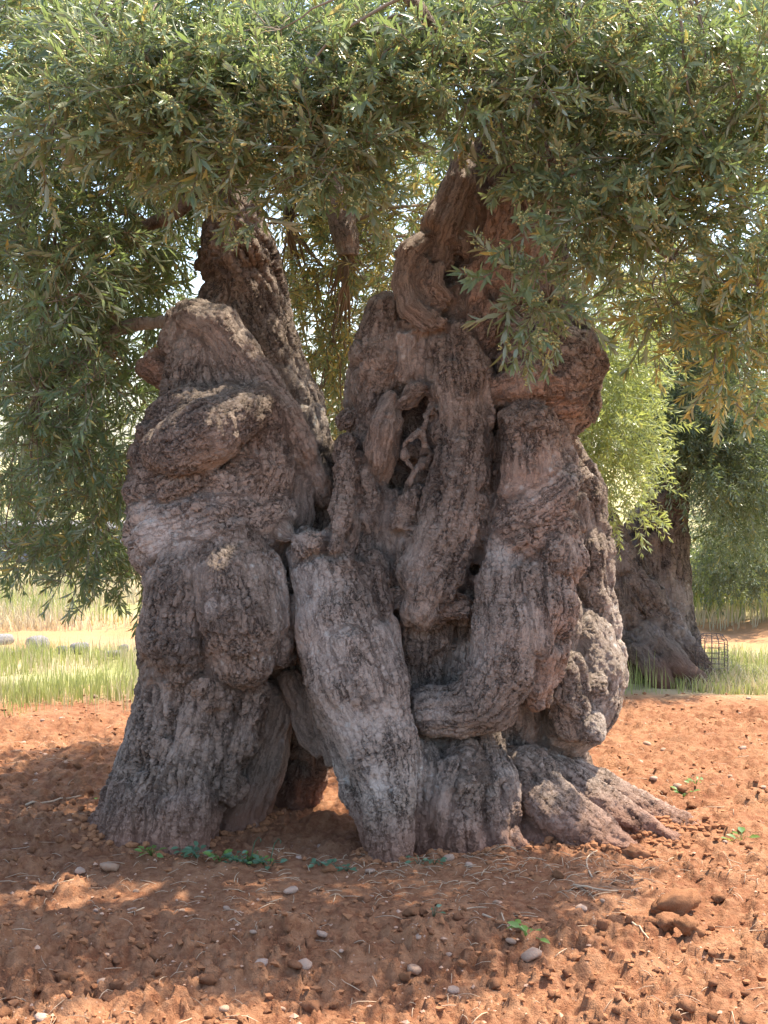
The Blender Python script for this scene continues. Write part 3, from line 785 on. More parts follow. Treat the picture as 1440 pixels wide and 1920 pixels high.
# crumbs too small to count
def scatter_stuff(name, base, n, yr, rr, mat, seedbase, label, cat, power=1.4, flat=0.8):
    v0, f0 = base
    vs_, fs_ = [], []
    y = yr[0] + (yr[1] - yr[0]) * rng.random(n) ** power
    x = (rng.random(n) * 2 - 1) * (0.30 * y + 0.25)
    z = soil_height(x, y)
    keep = ~((np.abs(x) < 1.15) & (y > 5.3) & (y < 6.5))
    x, y, z = x[keep], y[keep], z[keep]; n = len(x)
    r = rr[0] + (rr[1] - rr[0]) * rng.random(n) ** 2.5
    var = v0[None] * (1 + 0.45 * (rng.random((n, len(v0), 1)) - 0.5) * 2)
    sc_ = r[:, None] * np.column_stack([rng.uniform(.8, 1.4, n), rng.uniform(.7, 1.1, n), rng.uniform(.5, 1.0, n) * flat])
    a = rng.uniform(0, 6.28, n)
    v = var * sc_[:, None, :]
    vx = v[..., 0] * np.cos(a)[:, None] - v[..., 1] * np.sin(a)[:, None]
    vy = v[..., 0] * np.sin(a)[:, None] + v[..., 1] * np.cos(a)[:, None]
    V = np.stack([vx + x[:, None], vy + y[:, None], v[..., 2] + (z + r * 0.25)[:, None]], -1).reshape(-1, 3)
    Fc = (f0[None] + (np.arange(n) * len(v0))[:, None, None]).reshape(-1, 3)
    o = obj(name, mesh_np(name, V, [Fc], mat, smooth=False))
    return tag(o, label, cat, kind='stuff')
ICO0 = ico(1)
b = NB('soil_crumb')
P = b.objco()
c_ = b.mix(b.noise(P, 30.0, 3, 0.6), (0.225, 0.098, 0.047), (0.365, 0.175, 0.085))
CRUMB = b.out(b.bsdf(c_, 0.95, 0.1))
b = NB('stone_chip')
P = b.objco()
c_ = b.mix(b.noise(P, 30.0, 3, 0.6), (0.55, 0.38, 0.27), (0.42, 0.22, 0.13))
CHIP = b.out(b.bsdf(c_, 0.9, 0.15))
OCT = (np.array([(1, 0, 0), (-1, 0, 0), (0, 1, 0), (0, -1, 0), (0, 0, 1), (0, 0, -1), ], float), np.array([(0, 2, 4), (2, 1, 4), (1, 3, 4), (3, 0, 4), (2, 0, 5), (1, 2, 5), (3, 1, 5), (0, 3, 5)]))
scatter_stuff('soil_crumbs', ICO1, 5200, (3.4, 9.0), (0.004, 0.016), CRUMB, 1, 'loose crumbs of red soil strewn over the ploughed ground', 'soil')
scatter_stuff('stone_chips', OCT, 1100, (3.4, 9.0), (0.004, 0.012), CHIP, 2, 'tiny pale stone chips strewn over the red soil', 'gravel')

peb_px = [  # photo pixels, radius in pixels
 (205, 1622, 17, 'cream stone with a flat top beside the left foot of the old olive'),
 (150, 1626, 12, 'pale stone next to the larger cream one by the left foot'),
 (545, 1661, 14, 'buff flat stone in shade in front of the arch'),
 (841, 1606, 13, 'upright pale stone leaning on the foot of the right trunk'),
 (694, 1620, 9, 'small orange stone at the toe of the centre leg'),
 (880, 1619, 8, 'small pale stone near the foot of the right trunk'),
 (776, 1808, 18, 'round cream stone standing out among sunlit clods'),
 (996, 1802, 22, 'widest flat pale stone, right behind it a green weed'),
 (570, 1806, 16, 'oval pinkish stone half sunk in sunlit soil'),
 (490, 1806, 13, 'pale oval stone left of the pinkish one'),
 (604, 1757, 11, 'rounded tan pebble on the edge of the shade'),
 (50, 1812, 16, 'grey-pink stone in the dappled shade'),
 (196, 1822, 16, 'angular cream stone lying in dappled shade'),
 (80, 1908, 17, 'large pale stone at the near edge of the soil'),
 (850, 1838, 13, 'tan stone tilted among clods in the sun'),
 (1090, 1704, 11, 'small cream stone near the largest soil block')]
for i, (px, py, r, lab) in enumerate(peb_px):
    p = gpt(px, py)
    tag(put('stone', peb_meshes[i % 6], p[0], p[1], r * .92 * p[1] / F, 0.18, 0.9), lab, 'stone')
more = [(255, 1655, 8), (425, 1690, 7), (248, 1690, 9), (695, 1664, 6), (785, 1784, 9), (958, 1778, 11), (930, 1690, 7), (200, 1786, 6), (365, 1838, 8),
        (340, 1700, 7), (690, 1712, 7), (780, 1720, 7), (475, 1762, 7), (180, 1700, 6), (420, 1900, 10), (530, 1870, 9), (1345, 1818, 9), (1130, 1690, 6), (840, 1785, 8), (640, 1790, 6), (1110, 1795, 9),
        (1280, 1720, 8), (1400, 1590, 7), (1360, 1572, 6), (600, 1562, 6), (560, 1600, 7)]
for px, py, r in more:
    p = gpt(px, py)
    tag(put('pebble', random.choice(peb_meshes), p[0], p[1], r * .85 * p[1] / F, 0.25), 'small pale pebble on the soil in front of the old olive', 'pebble', 'pebbles in front of the old olive')
for i in range(34):
    y = random.uniform(6.2, 8.8); x = random.choice((random.uniform(-.30 * y - .2, -1.0), random.uniform(0.95, .30 * y + .2)))
    tag(put('pebble', random.choice(peb_meshes), x, y, random.uniform(.010, .022), 0.3), 'small pale pebble on the sunlit soil behind the old olive', 'pebble', 'pebbles behind the old olive')

# ---- thin things: tubes along polylines
def tube(points, radii, sides=5, caps=True):
    P = np.asarray(points, float); n = len(P)
    radii = np.broadcast_to(radii, (n,)).astype(float)
    T = np.gradient(P, axis=0); T /= np.maximum(np.linalg.norm(T, axis=1, keepdims=True), 1e-9)
    ref = np.array((0.13, 0.27, 0.95)) if abs(T[0, 2]) < 0.9 else np.array((0.97, 0.2, 0.1))
    N = np.cross(T, ref); N /= np.linalg.norm(N, axis=1, keepdims=True)
    B = np.cross(T, N)
    a = np.arange(sides) / sides * 2 * np.pi
    V = (P[:, None] + radii[:, None, None] * (np.cos(a)[None, :, None] * N[:, None] + np.sin(a)[None, :, None] * B[:, None])).reshape(-1, 3)
    q = []
    i = np.arange(n - 1)[:, None] * sides
    j = np.arange(sides)[None]
    q = np.stack([i + j, i + (j + 1) % sides, i + sides + (j + 1) % sides, i + sides + j], -1).reshape(-1, 4)
    if not caps: return V, q, None
    V = np.concatenate([V, P[:1], P[-1:]])
    jj = np.arange(sides)
    c0, c1 = n * sides, n * sides + 1
    t0 = np.stack([(jj + 1) % sides, jj, np.full(sides, c0)], 1)
    t1 = np.stack([(n - 1) * sides + jj, (n - 1) * sides + (jj + 1) % sides, np.full(sides, c1)], 1)
    return V, q, np.concatenate([t0, t1])
class Acc:
    def __init__(self): self.v = []; self.q = []; self.t = []; self.n = 0
    def add(self, V, q=None, t=None):
        if q is not None and len(q): self.q.append(q + self.n)
        if t is not None and len(t): self.t.append(t + self.n)
        self.v.append(V); self.n += len(V)
    def tube(self, *a, **k): self.add(*tube(*a, **k))
    def mesh(self, name, mat, smooth=True):
        fl = []
        if self.q: fl.append(np.concatenate(self.q))
        if self.t: fl.append(np.concatenate(self.t))
        return mesh_np(name, np.concatenate(self.v), fl, mat, smooth)

def plain(name, col1, col2, scale=20.0, rough=0.85):
    b = NB(name)
    return b.out(b.bsdf(b.mix(b.noise(b.objco(), scale, 3), col1, col2), rough, 0.2))
STRAW = plain('dry_straw', (0.60, 0.45, 0.30), (0.36, 0.25, 0.17))
acc = Acc()
for i in range(900):
    y = 3.5 + 4.5 * random.random() ** 1.3; x = random.uniform(-.3 * y - .2, .3 * y + .2)
    if i < 330: x, y = random.gauss(0.25, 0.75), random.uniform(4.75, 5.35)
    if abs(x) < 1.2 and 5.4 < y < 6.4: continue
    L = random.uniform(.02, .10); a = random.uniform(0, 6.28); c = random.uniform(-.2, .2)
    P_ = []
    for k in range(4):
        t = k / 3 - .5
        xx = x + math.cos(a + c * t) * L * t; yy = y + math.sin(a + c * t) * L * t
        P_.append((xx, yy, 0))
    P_ = np.array(P_)
    zz = soil_height(P_[:, 0], P_[:, 1])
    P_[:, 2] = zz.mean() + 0.3 * (zz - zz.mean()) + 0.006 + np.array([0, 1, 1, 0]) * random.uniform(0, .012)
    acc.tube(P_, random.uniform(.0008, .0017), 3)
tag(obj('straw', acc.mesh('straw', STRAW)), 'short bits of dry straw littering the red soil', 'straw', kind='stuff')
# twigs one can pick out
tw = [((48, 1504), (100, 1498), (152, 1486), .006, 'pale bowed stick on sunlit soil left of the old olive'),
      ((520, 1718), (555, 1722), (586, 1734), .004, 'thin grey twig lying in shade before the arch'),
      ((905, 1722), (935, 1732), (960, 1752), .004, 'thin dry twig at the edge of the shade'),
      ((1075, 1660), (1130, 1672), (1160, 1672), .005, 'broken pale twig near the front root'),
      ((1175, 1730), (1200, 1745), (1222, 1775), .004, 'dry bent stalk right of the green weed'),
      ((1110, 1640), (1085, 1600), (1120, 1590), .004, 'curled grey twig caught against the front root'),
      ((860, 1705), (890, 1690), (930, 1700), .003, 'slender straw-coloured stem in the shade of the right trunk'),
      ((270, 1690), (240, 1705), (205, 1700), .003, 'slender dry stem in dappled shade')]
for A, B_, C_, r, lab in tw:
    P_ = [gpt(*q) for q in (A, B_, C_)]
    ts = np.linspace(0, 1, 9)[:, None]
    cur = (1 - ts) ** 2 * P_[0] + 2 * ts * (1 - ts) * P_[1] + ts ** 2 * P_[2]
    zz = soil_height(cur[:, 0], cur[:, 1])
    cur[:, 2] = np.maximum(zz.mean(), zz - .004) + r * 1.4
    a_ = Acc(); a_.tube(cur, np.linspace(r, r * .5, 9), 6)
    base = cur[0].copy()
    o = obj('dry_twig', a_.mesh('dry_twig', STRAW)); tag(o, lab, 'twig')
# ------------------------------------------------------------------ olive foliage
LEAF_T = np.array([[0, 1, 2], [0, 2, 3], [4, 7, 5], [5, 7, 6]])
LEAF_Q = np.array([[1, 4, 5, 2], [2, 5, 6, 3]])
def leaf_verts(base, d, n, L, W, curl, fold):
    d = d / np.linalg.norm(d)
    n = n - d * (n @ d); n /= max(np.linalg.norm(n), 1e-6)
    s = np.cross(n, d)
    def at(t): return base + d * (L * t) - n * (curl * L * t * t)
    a, c, e = at(.32), at(.70), at(1.0)
    up = n * fold * W
    return np.array([base, a - s * W * .5 + up, a, a + s * W * .5 + up, c - s * W * .42 + up, c, c + s * W * .42 + up, e])

def make_spray(rs, L=0.20, pairs=8, leafL=0.066, droop=0.3, wmul=1.0):
    """one twig along +X with opposite leaf pairs; returns leaves (n,8,3), twig polyline, bud positions"""
    ts = np.linspace(0, 1, 7)
    sway = rs.uniform(-.2, .2)
    tw_ = np.column_stack([ts * L, sway * L * ts ** 2, -droop * L * ts ** 2])
    def P(t): return np.array([np.interp(t, ts, tw_[:, k]) for k in range(3)])
    leaves, buds = [], []
    roll = rs.uniform(0, 3.14)
    for i in range(pairs):
        t = 0.10 + 0.90 * (i + 0.5) / pairs
        p = P(t); d = P(min(t + .05, 1)) - P(max(t - .05, 0)); d /= np.linalg.norm(d)
        ref = np.array((0, 0, 1.0)); a = np.cross(d, ref); a /= np.linalg.norm(a); b_ = np.cross(a, d)
        roll += math.pi / 2 + rs.uniform(-.4, .4)
        for sgn in (0, math.pi):
            if rs.random() < 0.07: continue
            r_ = roll + sgn + rs.uniform(-.3, .3)
            out = a * math.cos(r_) + b_ * math.sin(r_)
            ang = math.radians(rs.uniform(30, 66) * (1.0 - 0.35 * t))
            dd = d * math.cos(ang) + out * math.sin(ang)
            nn = d * math.sin(ang) - out * math.cos(ang) + np.array((0, 0, .25)) + rs.uniform(-.3, .3, 3)
            s_ = leafL * rs.uniform(.5, 1.15) * (0.8 + 0.35 * math.sin(math.pi * t))
            leaves.append(leaf_verts(p, dd, nn, s_, s_ * rs.uniform(.17, .235) * wmul, rs.uniform(-.12, .30), rs.uniform(.05, .28)))
        if rs.random() < 0.5 and t > .45:
            for k in range(2):
                r_ = roll + 1.57 + rs.uniform(-.5, .5) + k * math.pi
                out = a * math.cos(r_) + b_ * math.sin(r_)
                ln = rs.uniform(.018, .034)
                for m_ in range(5):
                    buds.append(p + (d * .6 + out) * ln * (m_ + 2) / 6 + rs.uniform(-.006, .006, 3))
    for k in range(3):
        dd = (P(1) - P(.9)); dd = dd / np.linalg.norm(dd) + rs.uniform(-.45, .45, 3)
        leaves.append(leaf_verts(P(1), dd, np.array((0, 0, 1.)) + rs.uniform(-.6, .6, 3), leafL * rs.uniform(.5, .85), leafL * .17 * wmul, .05, .2))
    return np.array(leaves), tw_, np.array(buds) if buds else np.zeros((0, 3))

def leaf_material(name, top1, top2, under, yellow, trans, tfac=0.38, rough=0.31):
    b = NB(name)
    lv = b.attr('lv').outputs['Fac']; yl = b.attr('yl').outputs['Fac']
    back = b.geo().outputs['Backfacing']
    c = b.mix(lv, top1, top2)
    c = b.mix(back, c, under)
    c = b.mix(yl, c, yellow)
    tcol = b.mix(lv, trans, tuple(x * .7 for x in trans))
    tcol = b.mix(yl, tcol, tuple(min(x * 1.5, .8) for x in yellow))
    pr = b.n('ShaderNodeBsdfPrincipled', {'Base Color': c, 'Roughness': b.ramp(back, 0, 1, rough, .7), 'Specular IOR Level': .5}).outputs[0]
    tr = b.n('ShaderNodeBsdfTranslucent', {'Color': tcol}).outputs[0]
    return b.out(b.n('ShaderNodeMixShader', {0: tfac, 1: pr, 2: tr}).outputs[0])

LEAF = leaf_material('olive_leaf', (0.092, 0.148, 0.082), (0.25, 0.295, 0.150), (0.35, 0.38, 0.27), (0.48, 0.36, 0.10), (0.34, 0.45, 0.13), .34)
BUD = plain('olive_bud', (0.55, 0.54, 0.25), (0.40, 0.42, 0.18))
TWIG = plain('olive_twig', (0.30, 0.24, 0.17), (0.17, 0.13, 0.10))

TET = (np.array([(1, 1, 1), (-1, -1, 1), (-1, 1, -1), (1, -1, -1)], float), np.array([(0, 2, 1), (0, 1, 3), (0, 3, 2), (1, 2, 3)]))
rs0 = np.random.default_rng(11)
SPRAYS = [make_spray(rs0, rs0.uniform(.14, .22), int(rs0.integers(8, 11)), .071, rs0.uniform(-.25, .3)) for _ in range(10)]
SPRAYS_FAR = [make_spray(rs0, .34, 7, .105, rs0.uniform(.0, .5), 1.25) for _ in range(8)]

def frames(D, roll):
    """rotation matrices taking +X to D, Z kept near up, then rolled"""
    D = D / np.linalg.norm(D, axis=1, keepdims=True)
    up = np.tile(np.array((0.02, 0.03, 1.0)), (len(D), 1))
    Yv = np.cross(up, D); Yv /= np.maximum(np.linalg.norm(Yv, axis=1, keepdims=True), 1e-6)
    Zv = np.cross(D, Yv)
    c, s = np.cos(roll)[:, None], np.sin(roll)[:, None]
    return np.stack([D, c * Yv + s * Zv, c * Zv - s * Yv], -1)

class Crown:
    def __init__(self, sprays=SPRAYS):
        self.sp = sprays; self.leaves = []; self.lv = []; self.yl = []; self.simple = []; self.tw = Acc(); self.buds = []
    def add(self, pos, D, scale, yellow=0.03, buds=0.0, twig=True, tone=(0, 1), simple=False):
        n = len(pos)
        R = frames(D, rng.normal(0, .5, n))
        k = rng.integers(0, len(self.sp), n)
        for i in range(n):
            lv, tw_, bd = self.sp[k[i]]
            A = R[i].T * scale[i]
            self.leaves.append(lv @ A + pos[i])
            m = len(lv)
            self.simple.append(np.full(m, simple))
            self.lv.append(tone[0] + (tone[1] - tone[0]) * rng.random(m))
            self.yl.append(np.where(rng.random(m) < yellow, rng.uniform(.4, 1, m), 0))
            if twig: self.tw.tube(tw_[::3] @ A + pos[i], np.array([.0024, .0018, .001]) * scale[i], 3, caps=False)
            if len(bd) and rng.random() < buds: self.buds.append(bd @ A + pos[i])
    def finish(self, parent, mat, singles=0):
        L = np.concatenate(self.leaves); lv = np.concatenate(self.lv); yl = np.concatenate(self.yl); sm = np.concatenate(self.simple)
        keep = np.ones(len(L), bool)
        if singles:
            c = L.mean(1)
            t = np.linalg.norm(L[:, 7] - L[:, 0], axis=1) / c[:, 1]
            ax = L[:, 7] - L[:, 0]
            face = np.abs(np.cross(ax, L[:, 3] - L[:, 1])[:, 1]) / np.maximum(np.linalg.norm(np.cross(ax, L[:, 3] - L[:, 1]), axis=1), 1e-9)
            pxx = 720 + F * c[:, 0] / c[:, 1]; pyy = 856 - F * (c[:, 2] - CAMZ) / c[:, 1]
            inside = (pxx > 20) & (pxx < 1420) & (pyy > 20) & (pyy < 1200)
            score = np.where(inside & ~sm, t * face, 0) * (c[:, 1] < np.quantile(c[inside, 1], .25))
            order = np.argsort(-score)[:singles]
            keep[order] = False
        def build(sel):
            a, b_ = sel[~sm[sel]], sel[sm[sel]]
            V, Q, T = [], [], []
            if len(a):
                off = (np.arange(len(a)) * 8)[:, None, None]
                V.append(L[a].reshape(-1, 3)); Q.append((LEAF_Q[None] + off).reshape(-1, 4)); T.append((LEAF_T[None] + off).reshape(-1, 3))
            if len(b_):
                K = L[b_]
                K = np.stack([K[:, 0], .5 * (K[:, 1] + K[:, 4]), K[:, 7], .5 * (K[:, 3] + K[:, 6])], 1)
                off = (len(a) * 8 + np.arange(len(b_)) * 4)[:, None, None]
                V.append(K.reshape(-1, 3)); T.append((np.array([[0, 1, 2], [0, 2, 3]])[None] + off).reshape(-1, 3))
            me = mesh_np('foliage', np.concatenate(V), [np.concatenate(x) for x in (Q, T) if x], mat, True)
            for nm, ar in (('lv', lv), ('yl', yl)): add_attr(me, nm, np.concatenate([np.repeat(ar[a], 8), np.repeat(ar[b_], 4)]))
            return me
        crown = obj('crown', build(np.nonzero(keep)[0]), parent)
        tag(crown, kind='stuff')
        for i in np.nonzero(~keep)[0]:
            o = obj('leaf', build(np.array([i])), crown)
        if self.tw.n: tag(obj('twigs', self.tw.mesh('twigs', TWIG), crown), kind='stuff')
        if self.buds:
            B_ = np.concatenate(self.buds)
            n = len(B_)
            r = rng.uniform(.002, .0042, n)
            V = (B_[:, None] + TET[0][None] * r[:, None, None]).reshape(-1, 3)
            fb = (TET[1][None] + (np.arange(n) * 4)[:, None, None]).reshape(-1, 3)
            tag(obj('flower_buds', mesh_np('flower_buds', V, [fb], BUD), crown), kind='stuff')
        return crown, len(L)

def rand_dir(n):
    d = rng.normal(size=(n, 3))
    return d / np.linalg.norm(d, axis=1, keepdims=True)
# ------------------------------------------------------------------ the old olive
tree = empty('olive_tree', (0, 5.7, 0))
tag(tree, 'huge ancient olive with twisted burled double trunk and an arch at its foot', 'tree')
fld = old_trunk(VOXEL)
tme = wood_mesh('trunk', fld, BARK)
def under(o, parent):
    o.parent = parent
    o.matrix_parent_inverse = parent.matrix_world.inverted()
    return o
bpy.context.view_layer.update()
trunk = obj('trunk', tme)
root_off = Vector((0, 5.7, 0))
holder = tree
def child(o):
    o.parent = tree
    o.location = Vector(o.location) - root_off
    return o
child(trunk)
# crown holder is offset back so that its vertices keep world coordinates
def limb(points, name='limb', sides=9, parent=None):
    ts = []
    P_ = np.array([np.append(pt(p[0], p[1], p[2]), p[3] * p[2] / F) if len(p) == 4 else p for p in points])
    n = len(P_); fine = np.linspace(0, n - 1, (n - 1) * 7 + 1)
    # Catmull-Rom
    out = []
    for t in fine:
        i = min(int(t), n - 2); u = t - i
        p0, p1, p2, p3 = P_[max(i - 1, 0)], P_[i], P_[i + 1], P_[min(i + 2, n - 1)]
        out.append(.5 * ((2 * p1) + (p2 - p0) * u + (2 * p0 - 5 * p1 + 4 * p2 - p3) * u * u + (3 * p1 - p0 - 3 * p2 + p3) * u ** 3))
    out = np.array(out)
    rad = out[:, 3] * (1 + .12 * vnoise(out[:, :3] * 9, 5)) 
    cen = out[:, :3] + np.column_stack([vnoise(out[:, :3] * 4, s) for s in (1, 2, 3)]) * .012
    V, q, t = tube(cen, rad, 14)
    d = V - np.repeat(np.concatenate([cen, cen[:1], cen[-1:]]), [14] * len(cen) + [1, 1], axis=0)
    V = V + d * (fbm(V * 18, 2, 8) * .22)[:, None]
    me = mesh_np(name, V, [q, t], BARK)
    arc = np.concatenate([[0], np.cumsum(np.linalg.norm(np.diff(cen, axis=0), axis=1))])
    arcv = np.concatenate([np.repeat(arc, 14), arc[:1], arc[-1:]])
    add_attr(me, 'bark_co', np.column_stack([d[:, 0], d[:, 1] , arcv]), 'FLOAT_VECTOR')
    for a_ in ('wood', 'rough', 'red', 'tone'): add_attr(me, a_, np.zeros(len(V)))
    o = obj(name, me)
    if parent is None: child(o)
    else:
        o.parent = parent
    return o, cen
SK = []     # skeleton points that twigs may grow from
def L_(points):
    o, cen = limb(points); SK.append(cen); return o
L_([(998, -40, 6.38, 48), (1010, -160, 6.5, 40), (1060, -300, 6.5, 30), (1100, -420, 6.4, 18)])
L_([(852, -25, 6.3, 28), (780, -120, 6.1, 24), (700, -200, 5.8, 18), (600, -230, 5.4, 12)])
L_([(1290, 156, 6.2, 22), (1400, 110, 6.1, 20), (1520, 60, 6.0, 16), (1680, 60, 5.9, 10)])
L_([(462, 165, 6.5, 38), (470, 40, 6.55, 30), (440, -90, 6.4, 24), (400, -200, 6.2, 16)])
L_([(395, 262, 6.3, 16), (380, 180, 6.2, 15), (330, 90, 5.9, 12), (300, 10, 5.5, 9)])
L_([(398, 300, 6.32, 15), (350, 380, 6.3, 12), (280, 420, 6.35, 11), (180, 450, 6.4, 9), (60, 470, 6.4, 7)])
L_([(462, 120, 6.52, 26), (520, 180, 6.9, 22), (590, 300, 7.0, 24), (630, 370, 7.0, 26), (645, 440, 7.0, 24), (650, 476, 7.0, 20)])
L_([(625, 350, 7.0, 16), (600, 330, 7.1, 12), (560, 350, 7.2, 9), (540, 420, 7.2, 7)])
L_([(1010, 100, 6.3, 34), (1080, 20, 5.9, 26), (1160, -60, 5.4, 18), (1240, -100, 5.0, 12)])
L_([(1040, 330, 6.15, 20), (1110, 360, 6.3, 14), (1180, 420, 6.3, 10), (1260, 480, 6.2, 7)])
L_([(985, 230, 6.1, 26), (900, 150, 5.6, 18), (820, 60, 5.2, 12), (760, -20, 4.9, 9)])
L_([(345, 610, 6.05, 14), (300, 600, 6.2, 11), (220, 620, 6.3, 10), (140, 680, 6.3, 8), (60, 760, 6.3, 6)])
SKP = np.concatenate(SK)

crown = Crown()
branch = Acc()
def cluster(c, n, spread, hang, buds, yellow, tone, face=0.35, link=True, size=1.0):
    """a bunch of leafy twigs around point c"""
    d = rand_dir(n)
    d[:, 2] = d[:, 2] * .8
    D = d * .75 + np.array((0, -face, -hang)) + rng.normal(0, .25, (n, 3))
    pos = c + d * spread * rng.random((n, 1)) ** .5
    crown.add(pos, D, rng.uniform(.78, 1.15, n) * size, yellow, buds if c[1] < 5.7 else 0, True, tone, simple=c[1] > 5.75 or size > 1.2)
    if link and rng.random() < (.6 if c[1] > 5.7 else .22):
        i = np.argmin(((SKP - c) ** 2).sum(1) + .3 * np.maximum(c[2] - SKP[:, 2], 0))
        a = SKP[i]
        dist = np.linalg.norm(c - a)
        ts = np.linspace(0, 1, 7)[:, None]
        mid = .5 * (a + c) + np.array((0, 0, .12 * dist)) + rng.normal(0, .06, 3)
        cur = (1 - ts) ** 2 * a + 2 * ts * (1 - ts) * mid + ts ** 2 * c
        cur[1:-1] += rng.normal(0, .012, (5, 3))
        branch.tube(cur, np.linspace(min(.011, .004 + .005 * dist), .0025, 7), 5)
        for p in pos[::2]:
            branch.tube(np.array([c, .5 * (c + p) + (0, 0, .01), p]), .002, 3)
    return pos

def region(cx, cy, rx, ry, Y0, Y1, ncl, nsp=10, spread=.13, hang=.25, buds=.6, yellow=.03, tone=(0.1, 1), face=.35, edge=1.0):
    k = 0
    while k < ncl:
        a, r = rng.uniform(0, 2 * np.pi), math.sqrt(rng.random()) * edge
        px, py = cx + rx * r * math.cos(a), cy + ry * r * math.sin(a)
        Y = rng.uniform(Y0, Y1)
        cluster(pt(px, py, Y), nsp, spread, hang, buds, yellow, tone, face)
        k += 1
# near curtain of foliage, top left to top right
region(260, 110, 200, 110, 4.95, 5.6, 28, yellow=.025, hang=.0)
region(420, 180, 230, 100, 4.95, 5.5, 24, yellow=.025, hang=.0)
region(160, 230, 110, 80, 5.0, 5.7, 11, hang=.05)
region(620, 110, 160, 140, 4.95, 5.6, 26, yellow=.025, hang=.0)
region(610, 260, 110, 60, 5.0, 5.4, 9, hang=.15)
region(440, 300, 70, 40, 5.0, 5.3, 4, nsp=6, hang=.3, yellow=.05)
region(470, 390, 25, 25, 5.0, 5.2, 1, nsp=5, spread=.08, hang=.4)
region(820, 100, 120, 100, 5.0, 5.7, 14, hang=.0)
region(1020, 60, 160, 75, 4.95, 5.6, 20, hang=.0)
region(1150, 170, 110, 100, 5.1, 5.7, 14, hang=.05)
region(1310, 160, 160, 160, 4.95, 5.6, 30, hang=.0)
region(1290, 350, 130, 110, 5.0, 5.6, 20, hang=.1, yellow=.09)  # some yellow here and in the next row, spreading the painted amber glow
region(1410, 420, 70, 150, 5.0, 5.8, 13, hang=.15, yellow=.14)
region(965, 420, 50, 35, 5.1, 5.3, 2, nsp=5, spread=.10, hang=.2)
region(1000, 500, 60, 45, 5.1, 5.3, 3, nsp=5, spread=.10, hang=.3)
region(990, 585, 30, 30, 5.05, 5.2, 2, nsp=5, spread=.08, hang=.5)
region(1090, 450, 50, 60, 5.2, 5.5, 4, nsp=6, hang=.2)
region(1000, 200, 90, 30, 5.2, 5.6, 2, nsp=6, hang=.1)
region(900, 170, 110, 60, 5.1, 5.5, 6, hang=.1)
region(1080, 340, 70, 80, 5.1, 5.5, 8, hang=.25)
region(1000, 320, 60, 40, 5.15, 5.4, 3, nsp=6, spread=.1, hang=.2)
region(1050, 550, 40, 40, 5.15, 5.35, 3, nsp=6, spread=.09, hang=.4)
region(560, 310, 120, 50, 5.0, 5.5, 8, hang=.2)
region(330, 270, 110, 60, 5.1, 5.6, 9, hang=.15)
region(720, 10, 720, 60, 5.8, 7.0, 36, buds=0, tone=(0, .7), hang=.1)
# low on the right: amber backlight and soil bounce painted as yellow leaves
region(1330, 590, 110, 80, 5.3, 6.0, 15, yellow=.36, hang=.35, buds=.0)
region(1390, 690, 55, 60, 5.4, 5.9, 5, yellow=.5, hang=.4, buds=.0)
# left side: low leaf tones paint in its dark shade
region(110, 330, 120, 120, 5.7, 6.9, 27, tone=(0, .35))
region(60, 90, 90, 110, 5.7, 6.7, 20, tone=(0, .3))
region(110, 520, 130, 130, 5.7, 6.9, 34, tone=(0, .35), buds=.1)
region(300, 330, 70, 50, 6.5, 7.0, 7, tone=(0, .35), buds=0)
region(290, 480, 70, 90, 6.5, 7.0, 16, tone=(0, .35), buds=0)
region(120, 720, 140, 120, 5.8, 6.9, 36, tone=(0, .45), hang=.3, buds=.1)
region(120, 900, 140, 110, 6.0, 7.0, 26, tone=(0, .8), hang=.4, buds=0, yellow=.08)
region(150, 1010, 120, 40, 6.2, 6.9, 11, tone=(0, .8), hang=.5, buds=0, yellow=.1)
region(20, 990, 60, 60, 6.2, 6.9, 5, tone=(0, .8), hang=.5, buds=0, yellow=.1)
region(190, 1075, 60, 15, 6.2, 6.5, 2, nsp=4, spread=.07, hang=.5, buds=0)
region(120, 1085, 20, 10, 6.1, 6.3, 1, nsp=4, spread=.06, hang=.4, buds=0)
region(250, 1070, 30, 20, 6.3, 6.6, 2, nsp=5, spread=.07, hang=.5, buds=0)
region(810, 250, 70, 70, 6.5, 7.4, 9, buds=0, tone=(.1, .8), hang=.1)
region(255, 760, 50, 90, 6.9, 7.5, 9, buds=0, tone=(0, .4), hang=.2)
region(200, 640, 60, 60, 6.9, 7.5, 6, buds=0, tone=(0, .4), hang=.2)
# inner crown, behind the near curtain; low tones on the left carry painted shade
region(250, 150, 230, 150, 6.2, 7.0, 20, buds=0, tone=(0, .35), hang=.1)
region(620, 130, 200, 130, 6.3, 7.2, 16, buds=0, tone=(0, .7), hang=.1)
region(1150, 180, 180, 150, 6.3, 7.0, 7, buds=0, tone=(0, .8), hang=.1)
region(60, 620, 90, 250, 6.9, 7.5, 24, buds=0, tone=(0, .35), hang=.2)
region(230, 560, 60, 160, 6.9, 7.4, 9, buds=0, tone=(0, .35), hang=.2)
